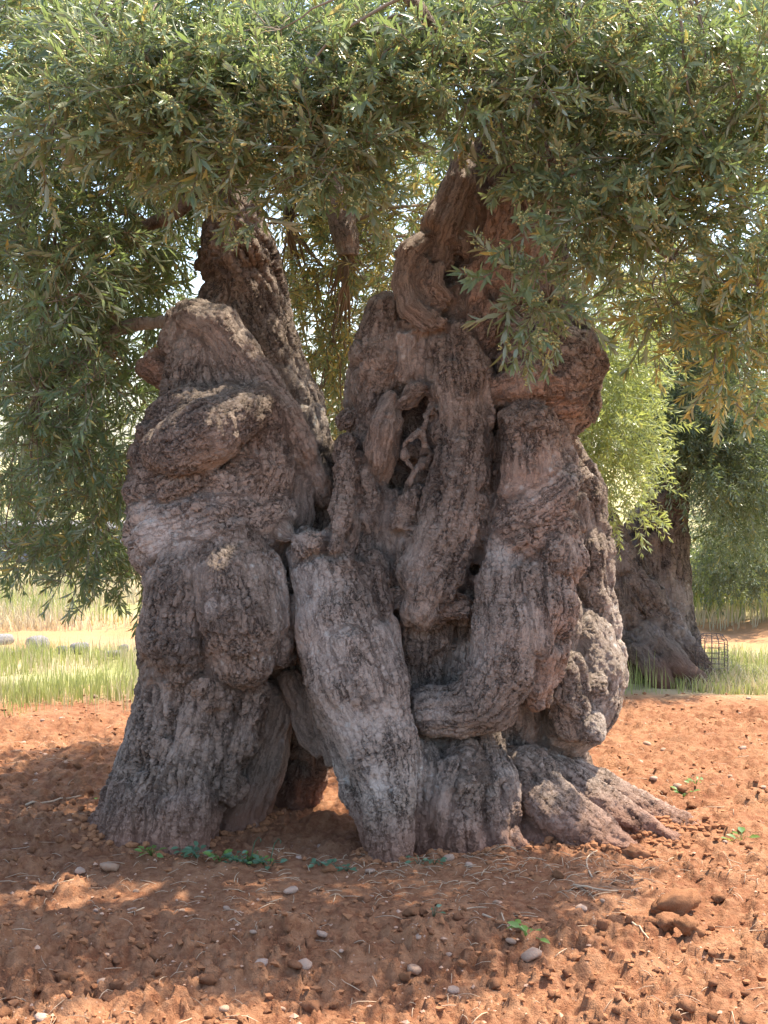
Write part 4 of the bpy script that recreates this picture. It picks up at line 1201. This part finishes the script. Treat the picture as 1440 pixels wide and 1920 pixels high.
# behind the trunks: backlit glow painted in as many yellow leaves
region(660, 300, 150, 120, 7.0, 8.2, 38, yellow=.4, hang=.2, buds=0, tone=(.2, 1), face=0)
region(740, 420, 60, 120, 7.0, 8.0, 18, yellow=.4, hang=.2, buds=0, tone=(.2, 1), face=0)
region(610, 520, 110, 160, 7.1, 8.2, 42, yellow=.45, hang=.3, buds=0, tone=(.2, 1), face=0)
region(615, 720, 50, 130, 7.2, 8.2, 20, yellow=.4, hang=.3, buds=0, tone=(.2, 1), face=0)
region(320, 330, 90, 60, 7.0, 7.6, 14, yellow=.1, hang=.2, buds=0, tone=(0, .35), face=0)  # low tone: painted shade of the left side
region(1080, 270, 70, 70, 7.6, 8.4, 9, yellow=.1, buds=0, face=0)
region(1110, 420, 70, 140, 7.6, 8.4, 20, yellow=.25, hang=.3, buds=0, face=0)
region(1240, 470, 110, 110, 6.4, 7.2, 10, yellow=.35, hang=.3, buds=0, face=0)
# crown above and beside the picture
def slab(x0, x1, y0, y1, z0, z1, n):
    for _ in range(n):
        c = np.array((rng.uniform(x0, x1), rng.uniform(y0, y1), rng.uniform(z0, z1)))
        cluster(c, 11, .2, .1, 0, .03, (0, 1), 0, size=1.3)
slab(-2.2, 1.0, 5.6, 6.5, 3.5, 3.9, 12)
slab(0.6, 2.2, 5.75, 6.4, 3.2, 3.8, 20)
slab(1.5, 2.0, 5.2, 5.8, 2.5, 3.1, 4)
slab(-2.4, -0.7, 5.9, 7.2, 3.2, 3.8, 20)
slab(-2.8, -1.8, 5.6, 7.0, 2.0, 3.6, 20)
cr, nl = crown.finish(tree, LEAF, 300)
child(cr)
br = obj('branches', branch.mesh('branches', TWIG), cr); tag(br, kind='stuff')

# soil and crumbs drifted against the foot of the trunk
vz = np.empty(len(tme.vertices) * 3, np.float32); tme.vertices.foreach_get('co', vz); vz = vz.reshape(-1, 3)
gz = soil_height(vz[:, 0].astype(float), vz[:, 1].astype(float))
near = np.nonzero((np.abs(vz[:, 2] - gz) < .03) & (vz[:, 1] < 6.0))[0]
pick = vz[rng.choice(near, 1500)]
n = len(pick)
dirs = rng.normal(0, 1, (n, 2)) * np.array((.03, .035)) + np.array((0, -.015))
px_, py_ = pick[:, 0] + dirs[:, 0], pick[:, 1] + dirs[:, 1]
r_ = rng.uniform(.005, .017, n)
v0, f0 = ICO1
V = v0[None] * (1 + .5 * (rng.random((n, len(v0), 1)) - .5)) * r_[:, None, None] * np.array((1.2, 1, .8)) + np.column_stack([px_, py_, soil_height(px_, py_) + r_ * .3])[:, None]
o = obj('soil_crumbs', mesh_np('soil_crumbs', V.reshape(-1, 3), [(f0[None] + (np.arange(n) * len(v0))[:, None, None]).reshape(-1, 3)], CRUMB, False))
tag(o, 'loose red crumbs banked against the foot of the old olive', 'soil', kind='stuff')
# ------------------------------------------------------------------ background trees
BARK2 = bark_material('olive_bark_far', (.62, .60, .60), .6)
LEAF2 = leaf_material('olive_leaf_far', (0.055, 0.092, 0.052), (0.30, 0.34, 0.19), (0.22, 0.25, 0.18), (0.40, 0.36, 0.10), (0.24, 0.30, 0.09), .32)
def back_tree(base, chains, blobs, lo, hi, vox, label, cat='tree', group=None, lmat=None):
    t = empty('olive_tree', base)
    tag(t, label, cat, group)
    f = Field(lo, hi, vox)
    for ch in chains: f.chain(ch[0], k=ch[1], wood=ch[2], cut=len(ch) > 3)
    o = obj('trunk', wood_mesh('trunk', f, BARK2, subd=0, amp=1.1, seed=31, creasing=1.5), t, -Vector(base))
    cw = Crown(SPRAYS_FAR)
    for (px, py, rx, ry, Y0, Y1, n, hang, yel, tone) in blobs:
        # clumps inside each blob, so that the outline is broken and the inside shows light and dark
        m = max(int(n * 2.2) // 26, 1)
        for _ in range(m):
            a, r = rng.uniform(0, 6.28), rng.random() ** .5
            c = pt(px + rx * r * math.cos(a), py + ry * r * math.sin(a), rng.uniform(Y0, Y1))
            d = rand_dir(26)
            pos = c + d * np.array((.26, .26, .22)) * rng.random((26, 1)) ** .4
            D = d * .8 + np.array((0, -.2, -hang)) + rng.normal(0, .25, (26, 3))
            cw.add(pos, D, rng.uniform(.36, .56, 26), yel, 0, False, tone, simple=True)
    c_, n = cw.finish(t, lmat or LEAF2)
    c_.location = -Vector(base)
    return t
LEAF3 = leaf_material('sunlit_look_olive_leaf', (0.22, 0.28, 0.09), (0.36, 0.42, 0.19), (0.34, 0.38, 0.24), (0.45, 0.40, 0.12), (0.50, 0.56, 0.14), .40)  # sunlight on this foliage is put into a paler lime leaf colour
back_tree((1.12, 8.35, 0), [  # stem added to carry the sunlit-looking foliage
    ([(1065, 1330, 8.35, 16), (1070, 1200, 8.35, 13), (1062, 1050, 8.35, 11), (1085, 900, 8.35, 9), (1110, 780, 8.35, 7), (1120, 640, 8.35, 5)], .03, 0),
    ([(1068, 1100, 8.35, 9), (1100, 1000, 8.3, 7), (1130, 920, 8.25, 5)], .02, 0)],
    [(1130, 620, 62, 70, 8.0, 8.6, 200, .1, .03, (0, 1)), (1125, 740, 62, 80, 7.9, 8.5, 260, .15, .03, (0, 1)), (1140, 840, 55, 60, 7.9, 8.4, 190, .2, .03, (0, 1)), (1130, 920, 40, 40, 8.0, 8.4, 90, .2, .03, (0, 1))],
    (.9, 8.0, -.2), (1.7, 8.7, 2.4), .02, 'olive foliage in painted sunlit lime on an added slim stem, just behind the right trunk', lmat=LEAF3)
g = gpt(1240, 1262)
back_tree((g[0], 9.9, 0), [
    ([(1230, 1300, 9.9, 70), (1238, 1180, 9.95, 62), (1232, 1090, 10.0, 60), (1228, 1010, 10.0, 58), (1245, 950, 10.05, 46), (1262, 880, 10.1, 30), (1300, 780, 10.2, 26), (1310, 650, 10.2, 22)], .04, 0),
    ([(1130, 960, 9.8, 24), (1160, 1040, 9.75, 34), (1200, 1120, 9.7, 40), (1240, 1180, 9.7, 40), (1290, 1230, 9.7, 28), (1322, 1275, 9.65, 20)], .03, 0),
    ([(1150, 1060, 9.8, 50), (1160, 1150, 9.8, 60), (1170, 1260, 9.75, 60), (1180, 1310, 9.7, 60)], .05, 0),
    ([(1200, 1150, 9.75, 26), (1235, 1205, 9.5, 26), (1275, 1250, 9.4, 20), (1330, 1285, 9.3, 10)], .03, .5),
    ([(1190, 1180, 9.7, 24), (1200, 1215, 9.5, 24), (1225, 1250, 9.4, 22), (1250, 1290, 9.35, 18)], .03, .3),
    ([(1270, 1180, 9.9, 30), (1300, 1240, 9.85, 26), (1325, 1290, 9.8, 20)], .04, 0),
    ([(1250, 900, 10.05, 30), (1220, 800, 10.0, 22), (1180, 700, 9.9, 18)], .04, 0),
    ([(1160, 985, 9.72, 12), (1190, 1045, 9.70, 14), (1222, 1105, 9.66, 10)], .02, 0, 1)],
    [(1290, 700, 100, 110, 9.5, 10.6, 800, .2, .02, (0, .14)), (1350, 830, 80, 80, 9.3, 10.6, 700, .3, .02, (0, .14)), (1230, 780, 60, 70, 9.3, 10.0, 300, .3, .02, (0, .14)),  # lowest tones paint the crown's shade into the leaf colour
     (1400, 800, 60, 160, 9.6, 10.8, 520, .3, .05, (0, .3)), (1400, 960, 60, 60, 9.7, 10.6, 240, .3, .05, (0, .2)),
     (1300, 560, 140, 80, 9.6, 10.8, 420, .2, .05, (.2, 1))],
    (1.2, 8.9, -.2), (3.0, 10.7, 3.0), .03, 'second olive behind, with split leaning trunk and roots in long grass')
back_tree((gpt(1500, 1215)[0], 13.2, 0), [
    ([(1500, 1230, 13.2, 40), (1495, 1140, 13.2, 36), (1500, 1040, 13.2, 34), (1520, 960, 13.2, 26)], .05, 0), ([(1500, 1060, 13.2, 22), (1440, 980, 13.1, 16), (1400, 930, 13.0, 12)], .04, 0)],
    [(1390, 1040, 90, 45, 12.2, 13.4, 520, .3, .02, (0, .25)), (1400, 950, 100, 60, 12.2, 13.8, 420, .3, .05, (.1, .6)), (1480, 980, 110, 90, 12.6, 13.8, 300, .3, .02, (0, .4))],
    (3.0, 12.4, -.2), (5.2, 14.0, 2.4), .05, 'olive with low dark crown behind the split-trunk one, above bright bushes')
back_tree((-5.6, 21, 0), [([(-5.6, 21, -.1, .34), (-5.55, 21, .7, .26), (-5.7, 21, 1.6, .2), (-5.5, 21, 2.6, .14)], .1, 0)] and [
    ([(60, 1062, 21, 40), (64, 1000, 21, 30), (50, 900, 21, 24), (80, 780, 21, 16)], .1, 0)],
    [(40, 880, 120, 110, 20, 22, 420, .3, .03, (.1, .9)), (150, 900, 110, 90, 20, 22, 360, .3, .03, (.1, .9))],
    (-6.6, 20, -.3), (-4.2, 22, 3.2), .08, 'far olive seen through the leaves left of the old trunk')
back_tree((-2.2, 26, 0), [
    ([(500, 1020, 26, 34), (505, 960, 26, 28), (500, 880, 26, 20), (520, 800, 26, 14)], .1, 0)],
    [(500, 820, 150, 90, 25, 27, 420, .3, .05, (.3, 1)), (640, 850, 110, 90, 25, 27, 360, .3, .05, (.3, 1))],
    (-3.2, 25, -.3), (-1.2, 27, 3.2), .08, 'far olive showing through the gap between the two old trunks')

# ------------------------------------------------------------------ shrubs in the sun at the right
SHRUB = leaf_material('shrub_leaf', (0.13, 0.20, 0.04), (0.22, 0.29, 0.07), (0.20, 0.26, 0.10), (0.4, 0.35, 0.08), (0.45, 0.52, 0.08), .42)
for px, py, w_, h_, Y, lab in ((1330, 1150, 40, 50, 13.8, 'bright green shrub right beside the split olive trunk'), (1410, 1150, 55, 60, 14.4, 'widest bright green shrub under the low dark crown'), (1500, 1140, 60, 70, 14.8, 'tall light green shrub behind the widest one')):
    base = gpt(px, 856 + 1.55 * F / Y)
    t = empty('shrub', (base[0], Y, 0)); tag(t, lab, 'shrub')
    cw = Crown(SPRAYS_FAR)
    n = 170
    d = rand_dir(n)
    r = rng.random((n, 1)) ** .5
    hw, hh = w_ * Y / F, h_ * Y / F
    pos = np.array((0, 0, hh * 1.0)) + d * r * np.array((hw, hw, hh))
    D = d * .5 + np.array((0, 0, .7)) + rng.normal(0, .25, (n, 3))
    cw.add(pos, D, rng.uniform(.5, .9, n), .03, 0, True, (0, 1), simple=True)
    c_, _ = cw.finish(t, SHRUB); c_.name = 'foliage'
    a_ = Acc()
    for k in range(7):
        e = rng.normal(0, 1, 2) * hw * .5
        a_.tube(np.array([(0, 0, -.03), (e[0] * .5, e[1] * .5, hh * .7), (e[0], e[1], hh * 1.5)]), np.array([.014, .010, .005]), 5)
    obj('stem', a_.mesh('stem', TWIG), t)

# ------------------------------------------------------------------ grass
def grass_mat(name, c1, c2, tr):
    b = NB(name)
    lv = b.attr('lv').outputs['Fac']
    pr = b.bsdf(b.mix(lv, c1, c2), .6, .3)
    return b.out(b.n('ShaderNodeMixShader', {0: .35, 1: pr, 2: b.n('ShaderNodeBsdfTranslucent', {'Color': (*tr, 1)}).outputs[0]}).outputs[0])
G_GREEN = grass_mat('grass_green', (0.24, 0.29, 0.09), (0.46, 0.46, 0.20), (.4, .42, .12))
G_DRY = grass_mat('grass_dry', (0.46, 0.39, 0.25), (0.62, 0.54, 0.38), (.5, .42, .24))
def grass(name, x, y, h, mat, label, lean=.35, wid=.0035, seeds=0.0):
    n = len(x)
    z = soil_height(x, y)
    a = rng.uniform(0, 6.28, n); L = h * rng.uniform(.45, 1.25, n)
    ln = rng.uniform(.05, 1, n) * lean * L
    dx, dy = np.cos(a), np.sin(a)
    b_ = rng.uniform(0, 6.28, n); sx, sy = np.cos(b_) * wid, np.sin(b_) * wid
    V = np.empty((n, 5, 3))
    V[:, 0] = np.column_stack([x - sx, y - sy, z - .01]); V[:, 1] = np.column_stack([x + sx, y + sy, z - .01])
    mx, my, mz = x + dx * ln * .35, y + dy * ln * .35, z + L * .6
    V[:, 2] = np.column_stack([mx + sx * .8, my + sy * .8, mz]); V[:, 3] = np.column_stack([mx - sx * .8, my - sy * .8, mz])
    V[:, 4] = np.column_stack([x + dx * ln, y + dy * ln, z + L])
    off = (np.arange(n) * 5)[:, None]
    q = np.array([[0, 1, 2, 3]]) + off; t = np.array([[3, 2, 4]]) + off
    me = mesh_np(name, V.reshape(-1, 3), [q, t], mat)
    add_attr(me, 'lv', np.repeat(rng.random(n), 5))
    return tag(obj(name, me), label, 'grass', kind='stuff')
def U(n, a, b): return rng.uniform(a, b, n)
def clumpy(n, x0, x1, y0, y1, s=1.4, thr=-.1, seed=5):
    x, y = U(n * 2, x0, x1), U(n * 2, y0, y1)
    k = vnoise(np.column_stack([x * s, y * s, x * 0]), seed) + rng.normal(0, .25, n * 2) > thr
    return x[k], y[k]
x, y = clumpy(7000, -5.2, -1.1, 8.6, 10.7, 2.2, .0); grass('green_grass', x, y, .13, G_GREEN, 'bright green grass strip before the row of field stones')
x, y = clumpy(1400, -5.2, -1.0, 7.9, 8.9, 2.6, .35, 31); grass('green_grass', x, y, .09, G_GREEN, 'sparse green tufts creeping onto the red soil', .6, .003)
x, y = clumpy(4500, -5.2, -1.1, 8.3, 10.9, 2.0, 0.1, 8); grass('dry_grass', x, y, .17, G_DRY, 'dry stalks standing in the green grass strip', .3, .002)
x, y = clumpy(15000, -7.5, -1.0, 12.2, 19.0, .8, -.3, 12); grass('dry_grass', x, y, .13, G_DRY, 'pale dry grass beyond the row of field stones', .8, .006)
x, y = clumpy(3000, -7.5, -1.0, 12.5, 18.0, .8, .1, 15); grass('green_grass', x, y, .22, G_GREEN, 'green tufts among the dry grass beyond the stones', .4, .006)
x, y = clumpy(3600, 1.55, 4.4, 9.0, 10.6, 2.2, .0, 17); grass('dry_grass', x, y, .11, G_DRY, 'low dry grass around the roots of the split olive', 1.0, .003)
x, y = clumpy(3000, 1.55, 4.4, 8.95, 10.8, 2.2, .0, 18); grass('green_grass', x, y, .10, G_GREEN, 'low green grass around the roots of the split olive', .9, .003)
x, y = rng.normal(1.72, .10, 60), rng.normal(9.25, .12, 60); grass('tall_grass', x, y, .24, G_GREEN, 'tall green grass between the old olive and the split trunk', .25, .003)
x, y = clumpy(3500, 2.2, 8.0, 12.6, 17.0, .9, .1, 21); grass('dry_grass', x, y, .2, G_DRY, 'tall dry grass at the foot of the bright shrubs', .4, .005)
x, y = clumpy(5000, 2.2, 9.0, 13.0, 18.0, .9, -.2, 22); grass('green_grass', x, y, .55, G_GREEN, 'tall fresh grass around the bright shrubs', .3, .006)
x, y = clumpy(2500, -1.2, 2.2, 12.5, 20.0, .9, -.2, 23); grass('dry_grass', x, y, .3, G_DRY, 'dry grass far behind the old olive', .4, .006)

# ------------------------------------------------------------------ field stones and the far dry wall
b = NB('grey_limestone')
P = b.objco()
c_ = b.mix(b.noise(P, 2.5, 4, .65), (.36, .34, .33), (.20, .19, .19))
c_ = b.mix(b.ramp(b.noise(P, 4.0, 3), .55, .7), c_, (.42, .39, .34))
GREY = b.out(b.bsdf(c_, .9, .2, b.bump(b.noise(P, 6.0, 5, .7), .03)))
rock = [lump_mesh('field_stone', ICO2, 300 + i, .35, GREY, .8, .3) for i in range(6)]
stones = [(150, 1208, 24, 18, 'blocky grey field stone, the biggest of its row in the grass'), (116, 1214, 13, 13, 'upright grey stone next to the biggest one'), (214, 1222, 18, 10, 'low grey stone with shrubs of grass round it'),
          (232, 1212, 12, 14, 'reddish grey stone beside the pale upright one'), (262, 1214, 14, 18, 'pale upright stone touching the outline of the old trunk'), (30, 1222, 12, 8, 'small bluish stone deep in the green grass'), (74, 1216, 12, 8, 'low brown-grey stone in the grass row')]
for i, (px, py, a_, h_, lab) in enumerate(stones):
    p = gpt(px, py + h_ * .7); s = p[1] / F
    o = obj('field_stone', rock[i % 6]); o.location = (p[0], p[1], h_ * s * .35); o.scale = (a_ * s * .8, a_ * s * .65, h_ * s * .8); o.rotation_euler = (0, 0, random.uniform(-.4, .4))
    tag(o, lab, 'stone')
for i in range(14):
    x_ = -2.9 - i * .27 + random.uniform(-.08, .08); r = random.uniform(.05, .10)
    o = obj('field_stone', random.choice(rock)); o.location = (x_, 11.2 + random.uniform(-.2, .2), r * .15); o.scale = (r * random.uniform(.8, 1.6), r * .9, r * random.uniform(.5, .9)); o.rotation_euler = (0, 0, random.uniform(0, 6))
    tag(o, 'grey stone further along the row of field stones', 'stone', 'row of field stones')
wall = empty('dry_stone_wall', (-4.6, 19.2, 0)); tag(wall, 'far low grey dry stone wall beyond the dry grass', 'wall')
for r_ in range(3):
    x_ = -4.2 + random.uniform(0, .2)
    while x_ < 3.0:
        a_ = random.uniform(.14, .26)
        o = obj('stone', random.choice(rock), wall); o.location = (x_ + a_, random.uniform(-.06, .06), .13 + r_ * .21); o.scale = (a_ * 1.08, .22, .125); o.rotation_euler = (0, random.uniform(-.1, .1), random.choice((0, 3.14)) + random.uniform(-.15, .15))
        x_ += 2 * a_

# ------------------------------------------------------------------ weeds
WEED = leaf_material('weed_leaf', (0.10, 0.20, 0.05), (0.17, 0.28, 0.07), (0.18, 0.28, 0.10), (0.4, 0.35, 0.08), (0.42, 0.55, 0.08), .35)
WEED_B = leaf_material('weed_leaf_dull', (0.075, 0.15, 0.085), (0.12, 0.20, 0.11), (0.16, 0.24, 0.15), (0.4, 0.35, 0.08), (0.2, 0.3, 0.08), .25)
def weed(px, py, size, n, label, mat, group=None, up=.5, curl=False, y=None):
    p = gpt(px, py)
    if y: p = pt(px, py, y)
    z = ground_z(p[0], p[1])
    t = empty('weed', (p[0], p[1], z)); tag(t, label, 'weed', group)
    st_ = Acc(); 
    for k in range(n):
        a = rng.uniform(0, 6.28); h = size * rng.uniform(.3, 1.0)
        d = np.array((math.cos(a), math.sin(a), 0))
        tip = d * size * rng.uniform(.3, .9) + np.array((0, 0, h * up))
        st_.tube(np.array([(0, 0, -.006), tip * .5 + np.array((0, 0, .01)), tip]), .0013, 3)
        L = size * rng.uniform(.5, .85)
        lf = leaf_verts(tip, d + np.array((0, 0, rng.uniform(-.1, .6))), np.array((0, -.4, 1.)) + rng.normal(0, .3, 3), L, L * rng.uniform(.42, .6), .2, .15)
        me = mesh_np('leaf', lf, [LEAF_Q, LEAF_T], mat); add_attr(me, 'lv', np.full(8, rng.random())); add_attr(me, 'yl', np.zeros(8))
        obj('leaf', me, t)
    if curl:
        c_ = np.array([(0, 0, 0), (.01, 0, .05), (.02, 0, .09), (.035, 0, .11), (.045, 0, .10), (.042, 0, .09)])
        st_.tube(c_, .0018, 4)
    obj('stem', st_.mesh('stem', mat), t)
    return t
weed(990, 1778, .055, 9, 'bright green weed alone among the sunlit clods', WEED, up=.9)
weed(1392, 1562, .075, 5, 'yellow-green broad weed beyond the root tips', WEED, up=.3)
weed(1285, 1478, .05, 7, 'small light weed on the sunlit strip right of the old olive', WEED)
weed(1305, 1468, .04, 6, 'smaller weed next to the light one on the sunlit strip', WEED)
weed(812, 1722, .03, 4, 'tiny pale seedling in the shade before the right trunk', WEED_B, up=1.2)
weed(195, 1500, .04, 5, 'tiny weed on the sunlit soil left of the old olive', WEED)
for k, (px, py) in enumerate([(346, 1592), (372, 1597), (408, 1600), (436, 1606), (462, 1602), (492, 1608), (285, 1596)]):
    weed(px + random.uniform(-6, 6), py, random.uniform(.035, .065), random.randint(8, 15), 'blue-green weed in the patch under the left foot of the old olive', random.choice((WEED_B, WEED_B, WEED)), 'weeds at the left foot of the old olive', random.uniform(.5, 1.1))
weed(505, 1612, .05, 6, 'weed with a curled tendril at the mouth of the hollow', WEED_B, curl=True)
weed(468, 1608, .05, 6, 'weed with an upright tendril among the blue-green patch', WEED_B, curl=True)
for px, py in [(600, 1610), (625, 1614), (650, 1616)]:
    weed(px, py, .04, 8, 'low weed on the ground in front of the arch opening', WEED_B, 'weeds before the arch', .4)
for px, py in [(785, 1612), (815, 1612)]:
    weed(px, py, .04, 6, 'grey weed tuft at the foot between centre leg and right trunk', WEED_B, 'weeds between the feet', .7)

# ------------------------------------------------------------------ rusty wire guard beside the second olive
WIRE = plain('rusty_wire', (.22, .18, .16), (.12, .10, .09))
a_ = Acc()
g0 = pt(1322, 1215, 9.75)
rad, hh = .115, .30
for k in range(15):
    an = k / 14 * 2 * math.pi
    a_.tube(np.array([(rad * math.cos(an), rad * math.sin(an), 0), (rad * math.cos(an) * .95, rad * math.sin(an), hh * .85), (rad * .6 * math.cos(an), rad * .6 * math.sin(an), hh)]), .0022, 4)
for k in range(9):
    th = np.linspace(0, 2 * math.pi, 20); z_ = hh * k / 8
    rr_ = rad * (1 if k < 7 else .95 - .3 * (k - 6) / 2)
    a_.tube(np.column_stack([rr_ * np.cos(th), rr_ * np.sin(th), np.full(20, z_)]), .0020, 4)
o = obj('wire_guard', a_.mesh('wire_guard', WIRE), None, (g0[0], 9.55, .0)); tag(o, 'small rusty wire mesh guard standing beside the split olive', 'wire guard')
